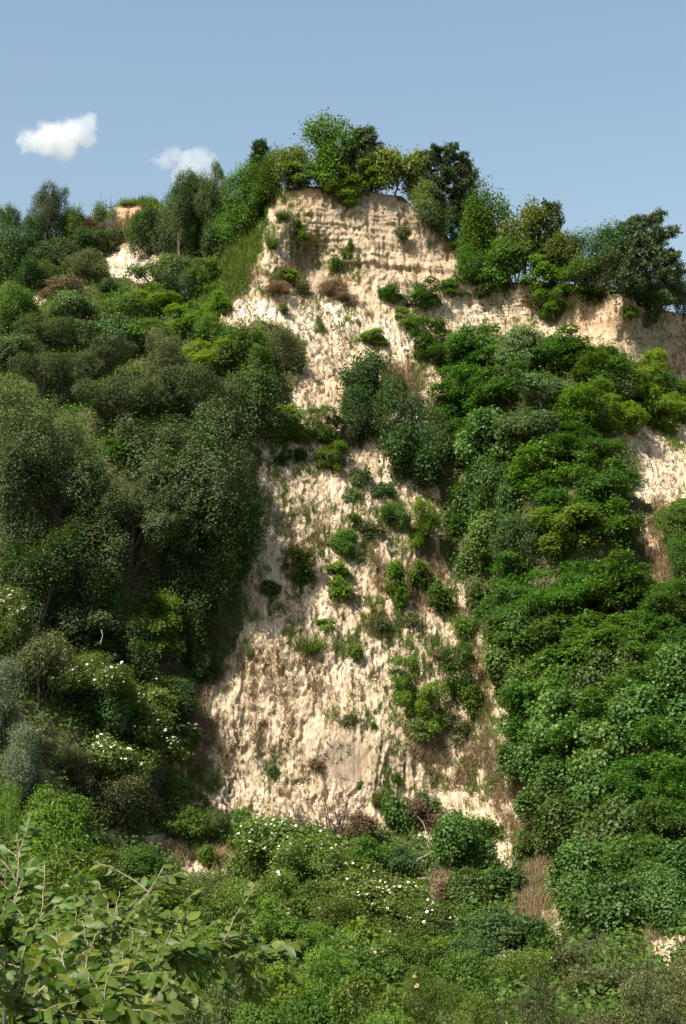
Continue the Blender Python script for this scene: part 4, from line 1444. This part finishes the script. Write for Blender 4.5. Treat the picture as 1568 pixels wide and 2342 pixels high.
# ------------------------------------------------------------------ dead branches lying or leaning on the slope
def branch(name, label, cat, pts, r, lift=.5, wood='deadwood', twigs=3, seed=1):
    rng = np.random.RandomState(seed)
    p = np.array([at(x, y, float(depth(x, y)) - lift - (q[2] if len(q) > 2 else 0)) for q in pts for x, y in [q[:2]]])
    t = np.linspace(0, len(p) - 1, 12)
    k = np.stack([np.interp(t, np.arange(len(p)), p[:, j]) for j in range(3)], -1)
    k += rng.normal(size=k.shape) * r * .5
    e = link(name, None, None, tuple(k[0]))
    tag(e, label, cat)
    v, q = tubes([(k - k[0], np.linspace(r, r * .35, 12))], 6)
    link("limb", new_mesh("limb", v, q, M[wood], True), e)
    for _ in range(twigs):
        i = rng.randint(3, 11)
        d = norm(norm(k[min(i + 1, 11)] - k[i - 1]) + rng.normal(size=3) * .7)
        s = np.linspace(0, 1, 5)[:, None]
        ln = r * rng.uniform(10, 22)
        b = k[i] - k[0] + d * s * ln + rng.normal(size=(5, 3)) * r * .6
        v, q = tubes([(b, np.linspace(r * .45, r * .12, 5))], 5)
        link("twig", new_mesh("twig", v, q, M[wood], True), e)


branch("fallen_branch", "pale fallen branch slanting up from the flowering elder to the ivy mound", "branch", [(934, 1984, 1.2), (975, 1955, 1.6), (1022, 1908, 1.6)], .17, .9, seed=3, twigs=4)
branch("fallen_branch", "grey fallen branch lying level above the reddish soil", "branch", [(955, 2008, 1), (990, 2011, 1.2), (1026, 2012, 1)], .12, .9, seed=4, twigs=3)
branch("fallen_branch", "grey branch arching down over the ivy-covered mound", "branch", [(1024, 1904, 2), (1075, 1935, 3), (1115, 1975, 2.5)], .11, .9, seed=5, twigs=6)
branch("dead_branch", "dead branch sticking out level from the upper cliff below the rim", "branch", [(918, 527, 0), (950, 523, .5), (985, 519, .2)], .09, .5, 'greywood', seed=6, twigs=2)
branch("broken_log", "broken grey log leaning on the lower left corner of the scree", "log", [(498, 1808, .2), (520, 1838, .5), (540, 1868, .5)], .13, .4, seed=7, twigs=2)
branch("broken_log", "grey log lying across the foot of the scree beside the leaning one", "log", [(482, 1882, .4), (510, 1868, .5), (538, 1848, .5)], .11, .4, seed=8, twigs=2)
branch("dead_branch", "short pale dead branch inside the shaded foot of the wood", "branch", [(232, 1440, 8), (234, 1455, 8), (228, 1475, 8)], .05, .5, seed=9, twigs=1)
branch("dead_branch", "bleached dead stick standing above the grey bramble tangle", "branch", [(1400, 2135, 2), (1401, 2124, 2.2), (1396, 2116, 2.2)], .07, .5, seed=10, twigs=0)


# ------------------------------------------------------------------ ground cover nobody could count
def cover():
    rng = np.random.RandomState(9)
    P, Nn, PX, PY, bare = (HILL[k].reshape(-1, HILL[k].shape[-1]) if HILL[k].ndim == 3 else HILL[k].ravel() for k in ("P", "N", "PX", "PY", "bare"))
    area = np.linalg.norm(np.cross(np.gradient(HILL["P"], axis=1), np.gradient(HILL["P"], axis=0)), axis=-1).ravel()
    inview = (PX > -120) & (PX < 1690)
    ramp_zone = poly_sd(PX, PY, [(440, 700), (520, 560), (575, 500), (600, 520), (585, 590), (560, 660), (515, 715), (470, 740)]) < 0
    gully = blobs(PX, PY, [(1090, 1745, 120, 70, 1.), (1180, 1800, 70, 120, 1.), (1230, 2000, 60, 130, .8), (1225, 2120, 50, 60, 1.), (470, 1650, 50, 110, 1.), (460, 1780, 60, 60, .8), (1100, 1600, 30, 120, .6)])

    # leafy undergrowth over all ground that is not bare
    w = area * inview * (1 - smooth(.1, .5, bare)) * np.where(ramp_zone, .15, 1) * np.where(PY > 1850, 1.3, 1) * (1 - .8 * np.minimum(gully, 1))
    n = 150000
    i = rng.choice(len(P), n, p=w / w.sum())
    x = P[i]
    bump = fbm(x * .45, 3, 71)
    hgt = smooth(.38, .7, bump) * 1.5 + .1
    jit = rng.normal(size=(n, 3)) * .25
    pos = x + Nn[i] * (hgt * rng.uniform(.2, 1, n))[:, None] * .8 + jit + np.array([0, 0, .15])
    nn = norm(Nn[i] * .4 + np.array([0, 0, .6]) + rng.normal(size=(n, 3)) * .55)
    v, q = leaf_quads(pos, nn, .34, .62, rng)
    o = link("undergrowth", new_mesh("undergrowth", v, q, M['weed']))
    tag(o, "low leafy undergrowth between the trees and bushes of the hillside", "undergrowth", None, "stuff")

    def blades(name, label, idx, per, h0, h1, wid, mat, spread, lean=.45):
        m = len(idx)
        b = np.repeat(P[idx], per, 0) + rng.normal(size=(m * per, 3)) * spread
        h = rng.uniform(h0, h1, m * per)[:, None] * np.repeat(rng.uniform(.6, 1.3, m), per)[:, None]
        d = norm(np.array([0, 0, 1.0]) + np.repeat(Nn[idx], per, 0) * .45 + rng.normal(size=(m * per, 3)) * lean)
        side = norm(np.cross(d, unit(rng, m * per))) * wid
        tip = b + d * h
        v = np.stack([b - side - d * .1, b + side - d * .1, tip], 1).reshape(-1, 3)
        o = link(name, new_mesh(name, v, np.arange(m * per * 3).reshape(-1, 3), M[mat]))
        tag(o, label, name.replace("_", " "), None, "stuff")

    nz = fbm(np.stack([PX / 26, PY / 40, PX * 0], -1), 3, 91)
    nz2 = fbm(np.stack([PX / 30, PY / 60, PX * 0], -1), 3, 95)
    # green tufts on the cliff, thick where the photograph shows a green band
    dens = blobs(PX, PY, [(640, 500, 50, 70, .8), (600, 590, 40, 80, .9), (545, 650, 30, 40, .5), (800, 1250, 130, 40, .9), (840, 1180, 80, 60, .6), (740, 1450, 110, 60, 1.), (850, 1430, 110, 60, .8), (960, 1480, 70, 60, .6),
                          (800, 760, 90, 40, .3), (740, 690, 50, 30, .2), (660, 1060, 80, 40, .6), (690, 1140, 60, 120, .45), (640, 1300, 70, 140, .5), (610, 1430, 80, 70, .5), (1060, 1480, 60, 120, .9),
                          (1100, 1650, 60, 60, .8), (950, 1680, 80, 60, .6), (900, 1800, 60, 50, 1.), (1080, 1790, 120, 60, .8), (440, 1800, 60, 60, 1.), (470, 1880, 90, 60, 1.), (640, 1780, 40, 60, .6), (980, 860, 60, 80, .9),
                          (1000, 930, 30, 120, .7), (1070, 1300, 60, 80, .9), (1230, 1960, 60, 160, .7), (780, 600, 60, 40, .5), (700, 560, 40, 80, .5), (1200, 700, 60, 50, .3), (1520, 1010, 60, 30, .8), (1440, 1100, 30, 60, .7),
                          (800, 1640, 60, 30, .4), (590, 1180, 40, 120, .3)])
    w = area * inview * (bare > .4) * (.05 * smooth(.5, .62, nz) + dens * smooth(.40, .62, nz) + .008)
    blades("grass", "green grass tufts sprinkled over the pale cliff and scree", rng.choice(len(P), 7000, p=w / w.sum()), 10, .18, .68, .035, 'blade', .16)
    w = area * inview * (bare > .5) * (PY > 640) * (.25 + smooth(.42, .6, nz2)) * (1 - .9 * blobs(PX, PY, [(790, 1745, 60, 60, 1.)]))
    blades("weeds", "tiny olive-brown weeds dotting the pale scree", rng.choice(len(P), 9000, p=w / w.sum()), 7, .08, .30, .035, 'weedy', .09, .7)
    # dry brown grass
    dens = blobs(PX, PY, [(480, 1650, 45, 120, 1.2), (440, 1770, 50, 60, 1.), (1090, 1745, 130, 70, 1.2), (1190, 1810, 60, 110, 1.2), (1230, 2010, 50, 130, 1.), (1225, 2130, 50, 50, 1.), (870, 1380, 44, 120, 1.1), (970, 1330, 60, 120, .9),
                          (1100, 1560, 34, 120, .9), (770, 665, 60, 28, .7), (640, 650, 50, 40, .7), (640, 1560, 120, 80, .45), (640, 1700, 60, 100, .5), (740, 1560, 60, 60, .4), (1000, 1700, 90, 40, .7), (560, 640, 30, 60, .6),
                          (460, 1960, 90, 40, .8), (1480, 1210, 50, 60, 1.), (1515, 1290, 44, 60, 1.4), (1010, 2060, 40, 60, 1.), (310, 520, 40, 40, .5), (920, 870, 50, 40, .6), (700, 1230, 40, 60, .6), (1500, 2150, 60, 40, .5), (1080, 1380, 40, 80, .7)])
    w = area * inview * (bare > .25) * (.05 * smooth(.48, .62, nz2) + dens * smooth(.36, .60, nz2))
    blades("dry_grass", "dry brown grass on the borders of the scree and in the gully", rng.choice(len(P), 6500, p=w / w.sum()), 12, .25, .8, .032, 'straw', .2)
    # tall green grass of the ramp left of the ridge, the hilltop and the far slope
    w = area * (np.where(ramp_zone, 1.0, 0) + np.where((PX > 255) & (PX < 370) & (PY < 474), .5, 0) + np.where((PX > 285) & (PX < 340) & (PY > 505) & (PY < 550), .5, 0) + .02 * (bare < .2) * inview)
    blades("long_grass", "long green grass on the ramp beside the white ridge", rng.choice(len(P), 4200, p=w / w.sum()), 12, .4, 1.1, .05, 'blade', .3)
    # clods and stones lying on the scree
    w = area * inview * (bare > .7) * smooth(.45, .7, nz2) * (PY > 640)
    idx = rng.choice(len(P), 2600, p=w / w.sum())
    oct_ = np.array([(1, 0, 0), (0, 1, 0), (-1, 0, 0), (0, -1, 0), (0, 0, 1), (0, 0, -1)], float)
    of = np.array([(0, 1, 4), (1, 2, 4), (2, 3, 4), (3, 0, 4), (1, 0, 5), (2, 1, 5), (3, 2, 5), (0, 3, 5)])
    s = rng.uniform(.05, .16, len(idx)) * rng.uniform(.6, 1.6, len(idx))
    v = P[idx][:, None] + oct_[None] * s[:, None, None] * rng.uniform(.6, 1.3, (len(idx), 6, 1)) * [1, 1, .8]
    f = of[None] + (np.arange(len(idx)) * 6)[:, None, None]
    o = link("rubble", new_mesh("rubble", v.reshape(-1, 3), f.reshape(-1, 3), plain_mat("clods", (.46, .34, .22), (.60, .48, .34), .95, .6)))
    tag(o, "crumbled clods of sandy earth lying on the scree", "rubble", None, "stuff")


cover()
print("cover", round(time.time() - T0, 1))


# ------------------------------------------------------------------ the elm shoots in front of the lens
def elm_leaf():
    """A toothed oval blade folded along its midrib."""
    prof = [(0, 0), (.10, .13), (.32, .26), (.56, .27), (.80, .15), (1.0, 0)]
    V, T = [], []
    for x, w in prof:
        V += [(x, 0, -.10 * x * x), (x, w, .07 * w * 3 - .10 * x * x), (x, -w, .07 * w * 3 - .10 * x * x)]
    for k in range(5):
        a, b = k * 3, k * 3 + 3
        T += [(a, b, b + 1, a + 1), (b, a, a + 2, b + 2)]
    return np.array(V, float), np.array(T)


LV, LT = elm_leaf()
LEAF = {'elm': new_mesh("elm_leaf", LV, LT, M['elm'], True), 'elmyoung': new_mesh("young_elm_leaf", LV, LT, M['elmyoung'], True)}


def elm(label, root, shoots, seed):
    rng = np.random.RandomState(seed)
    e = link("elm_sapling", None, None, tuple(root))
    tag(e, label, "elm sapling", "elm saplings in front of the lens")
    leaves = []

    def leaf_row(pts, step, size, young):
        seg = np.concatenate([[0], np.cumsum(np.linalg.norm(np.diff(pts, axis=0), axis=1))])
        s, side = rng.uniform(0, step), 1
        while s < seg[-1]:
            p = np.array([np.interp(s, seg, pts[:, j]) for j in range(3)])
            q = np.array([np.interp(min(s + .02, seg[-1]), seg, pts[:, j]) for j in range(3)])
            d = norm(q - p + 1e-6)
            lat = norm(np.cross(d, [0, 0, 1.0])) * side
            droop = rng.uniform(.15, .75)
            ax = norm(d * .75 + lat * .8 + np.array([0, 0, -droop * .7]) + rng.normal(size=3) * .22)
            up = norm(np.array([-.25, -.55, .9]) + rng.normal(size=3) * .75)
            up = norm(up - ax * (up @ ax))
            sz = size * rng.uniform(.65, 1.2)
            fr = s / seg[-1]
            leaves.append((p, ax, up, sz * (1 - .35 * (fr > .85)), young and fr > .72 and rng.uniform() < .75))
            s += step * rng.uniform(.7, 1.3)
            side = -side

    for pts, r, nt, leafy in shoots:
        k = np.array([at(x, y, Y) for x, y, Y in pts])
        t = np.linspace(0, len(k) - 1, 18)
        c = np.stack([np.interp(t, np.arange(len(k)), k[:, j]) for j in range(3)], -1)
        ker = np.array([.25, .5, .25])
        for _ in range(2):
            c[1:-1] = ker[0] * c[:-2] + ker[1] * c[1:-1] + ker[2] * c[2:]
        paths = [(c - root, np.linspace(r * .62, r * .18, 18))]
        if leafy:
            leaf_row(c[int(18 * leafy[0]):], .014, leafy[1], True)
        for j in range(int(nt * 1.45)):
            i = rng.randint(int(18 * (leafy[0] if leafy else .3)), 17)
            d = norm(c[i + 1] - c[i])
            lat = norm(np.cross(d, [0, -1.0, .2])) * (1 if j % 2 else -1)
            tw = norm(d * .8 + lat * rng.uniform(.5, 1.1) + rng.normal(size=3) * .35)
            ln = rng.uniform(.10, .26)
            s = np.linspace(0, 1, 7)[:, None]
            pth = c[i] + tw * s * ln + np.array([0, 0, -.06]) * s ** 2 * ln * 2 + rng.normal(size=(7, 3)) * .003
            paths.append((pth - root, np.linspace(r * .3, r * .1, 7) + .0006))
            leaf_row(pth, .0105, (leafy[1] if leafy else .06) * .9, True)
        v, q = tubes(paths, 6)
        link("branch", new_mesh("branch", v, q, M['elmbark'], True), e)
    rng.shuffle(leaves)
    rest_v, rest_f = [], []
    for n, (p, ax, up, sz, yg) in enumerate(leaves):
        m = Matrix((tuple(ax), tuple(np.cross(up, ax)), tuple(up))).transposed().to_4x4()
        if n < 295:
            o = link("leaf", LEAF['elmyoung' if yg else 'elm'], e)
            o.matrix_local = Matrix.Translation(Vector(p - root)) @ m @ Matrix.Scale(sz, 4)
        else:
            rest_f.append(LT + len(rest_v) * len(LV))
            rest_v.append((LV * sz) @ np.array([ax, np.cross(up, ax), up]) + p - root)
    if rest_v:
        o = link("leaves", new_mesh("leaves", np.concatenate(rest_v), np.concatenate(rest_f), M['elm'], True), e)
        o['kind'] = "stuff"
    print("elm", len(leaves))


def slope_root(px, Y):
    p = at(px, 2342, Y)
    p[2] = near_ground(Y) + .0
    return p


# main sapling: the long shoot rising to the topmost tip, the level one to the right, the drooping ones below
rt = slope_root(-120, 4.9)
below = (-110, 2800, 4.9)
elm("elm sapling in front with the long shoot rising to the right", rt, [
    ([(-115, 3100, 4.9), below, (-40, 2420, 4.9), (45, 2304, 5.0), (115, 2244, 5.05), (185, 2184, 5.1), (240, 2139, 5.2), (300, 2084, 5.3), (345, 2039, 5.4), (376, 1978, 5.5)], .0095, 15, (.42, .054)),
    ([(45, 2304, 5.0), (160, 2310, 4.9), (240, 2289, 4.9), (280, 2244, 4.95), (310, 2219, 5.0), (352, 2169, 5.1), (402, 2164, 5.2), (510, 2154, 5.3), (586, 2138, 5.4)], .0065, 16, (.30, .054)),
    ([(240, 2139, 5.2), (300, 2150, 5.1), (360, 2120, 5.1), (418, 2114, 5.15)], .004, 8, (.15, .052)),
    ([(280, 2244, 4.95), (340, 2205, 4.9), (430, 2188, 4.95), (520, 2194, 5.0), (560, 2205, 5.0)], .004, 9, (.2, .062)),
    ([(160, 2310, 4.9), (180, 2280, 4.7), (215, 2262, 4.6), (300, 2235, 4.6), (360, 2225, 4.6)], .004, 9, (.1, .054)),
], 11)
rt = slope_root(-330, 5.6)
elm("elm sapling in front at the left edge, with several short upright shoots", rt, [
    ([(-325, 3000, 5.6), (-200, 2500, 5.6), (-60, 2300, 5.7), (15, 2204, 5.8), (65, 2144, 5.9), (100, 2084, 6.0), (118, 2040, 6.1)], .009, 14, (.40, .056)),
    ([(-200, 2500, 5.6), (-40, 2300, 5.8), (10, 2150, 6.0), (30, 2069, 6.0), (37, 2034, 6.1), (44, 1960, 6.2), (38, 1905, 6.3)], .009, 10, (.35, .054)),
    ([(15, 2204, 5.8), (90, 2225, 5.6), (150, 2188, 5.6), (182, 2134, 5.7), (212, 2060, 5.8)], .005, 11, (.2, .054)),
    ([(-60, 2300, 5.7), (0, 2249, 5.6), (45, 2252, 5.5), (90, 2256, 5.5)], .006, 6, (.2, .064)),
    ([(-60, 2300, 5.7), (-10, 2180, 5.8), (0, 2110, 5.8), (15, 2050, 5.9)], .005, 8, (.1, .066)),
], 12)
rt = slope_root(-60, 3.9)
elm("elm sapling nearest the lens, large leaves in the lower left corner", rt, [
    ([(-55, 3200, 3.9), (20, 2600, 3.9), (80, 2420, 3.9), (125, 2339, 3.9), (175, 2304, 3.9), (212, 2264, 3.95)], .007, 8, (.45, .058)),
    ([(20, 2600, 3.9), (20, 2400, 3.8), (30, 2330, 3.8), (60, 2290, 3.8)], .006, 8, (.4, .054)),
    ([(80, 2420, 3.9), (170, 2370, 3.8), (230, 2340, 3.8), (262, 2300, 3.85)], .005, 7, (.3, .060)),
    ([(80, 2420, 3.9), (240, 2420, 4.2), (330, 2320, 4.3), (362, 2275, 4.3), (392, 2234, 4.35)], .0045, 0, None),
], 13)
print("elm done", round(time.time() - T0, 1))


# ------------------------------------------------------------------ two fair-weather clouds
def cloud(label, cx, cy, w, h, lobes, dist, dens):
    c = at(cx, cy, dist)
    u = dist / F
    m, N, L = mat_new("cloud_vapour")
    tc = N.new("ShaderNodeTexCoord")

    def math_(op, a, b=None, c_=None):
        n = N.new("ShaderNodeMath")
        n.operation = op
        for k, q in enumerate((a, b, c_)):
            if q is None:
                continue
            if isinstance(q, (int, float)):
                n.inputs[k].default_value = q
            else:
                L.new(q, n.inputs[k])
        return n.outputs[0]
    nz = N.new("ShaderNodeTexNoise")
    nz.inputs['Scale'].default_value = 1 / (w * u) * 5
    nz.inputs['Detail'].default_value = 6
    nz.inputs['Roughness'].default_value = .62
    L.new(tc.outputs['Object'], nz.inputs['Vector'])
    warp = N.new("ShaderNodeVectorMath")
    warp.operation = 'MULTIPLY_ADD'
    L.new(nz.outputs['Color'], warp.inputs[0])
    warp.inputs[1].default_value = (h * u * .55,) * 3
    L.new(tc.outputs['Object'], warp.inputs[2])
    best = None
    for lx, ly, r in lobes:
        d = N.new("ShaderNodeVectorMath")
        d.operation = 'DISTANCE'
        L.new(warp.outputs[0], d.inputs[0])
        d.inputs[1].default_value = ((lx - cx) * u + h * u * .275, h * u * .275, -(ly - cy) * u + h * u * .275)
        f = math_('SUBTRACT', 1.0, math_('DIVIDE', d.outputs['Value'], r * u))
        best = f if best is None else math_('MAXIMUM', best, f)
    den = math_('MULTIPLY', math_('SMOOTH_MIN', math_('MAXIMUM', math_('ADD', best, math_('MULTIPLY', math_('SUBTRACT', nz.outputs['Fac'], .55), .9)), 0), .35, .1), dens)
    den = math_('MAXIMUM', den, 0)
    v = N.new("ShaderNodeVolumePrincipled")
    v.inputs['Color'].default_value = (1, 1, 1, 1)
    v.inputs['Anisotropy'].default_value = .2
    L.new(den, v.inputs['Density'])
    o = N.new("ShaderNodeOutputMaterial")
    L.new(v.outputs[0], o.inputs['Volume'])
    import bmesh
    bm = bmesh.new()
    bmesh.ops.create_icosphere(bm, subdivisions=3, radius=1)
    rng = np.random.RandomState(int(cx))
    me = bpy.data.meshes.new("cloud")
    for vv in bm.verts:
        vv.co = Vector((vv.co.x * w * u * .78, vv.co.y * h * u * .95, vv.co.z * h * u * .95))
    bm.to_mesh(me)
    bm.free()
    me.materials.append(m)
    ob = link("cloud", me, None, tuple(c))
    tag(ob, label, "cloud", "small white clouds low in the sky")


cloud("puffy white cloud with a curled tip, higher and farther left of the two", 134, 312, 196, 100,
      [(75, 325, 34), (108, 312, 40), (140, 318, 46), (165, 305, 40), (185, 290, 30), (205, 278, 24), (215, 290, 18), (55, 330, 22), (150, 340, 34), (100, 335, 32), (200, 315, 26)], 1500, .14)
cloud("fainter white cloud half hidden behind the left ridge trees", 432, 385, 170, 110,
      [(375, 365, 24), (398, 355, 28), (425, 368, 36), (455, 362, 34), (485, 372, 26), (440, 395, 40), (420, 400, 34), (470, 400, 30)], 1700, .07)

dup = {k: v for k, v in LABELS.items() if len(v) > 1}
if dup:
    print("SHARED LABELS", dup)
print("total", round(time.time() - T0, 1), "objects", len(bpy.data.objects))
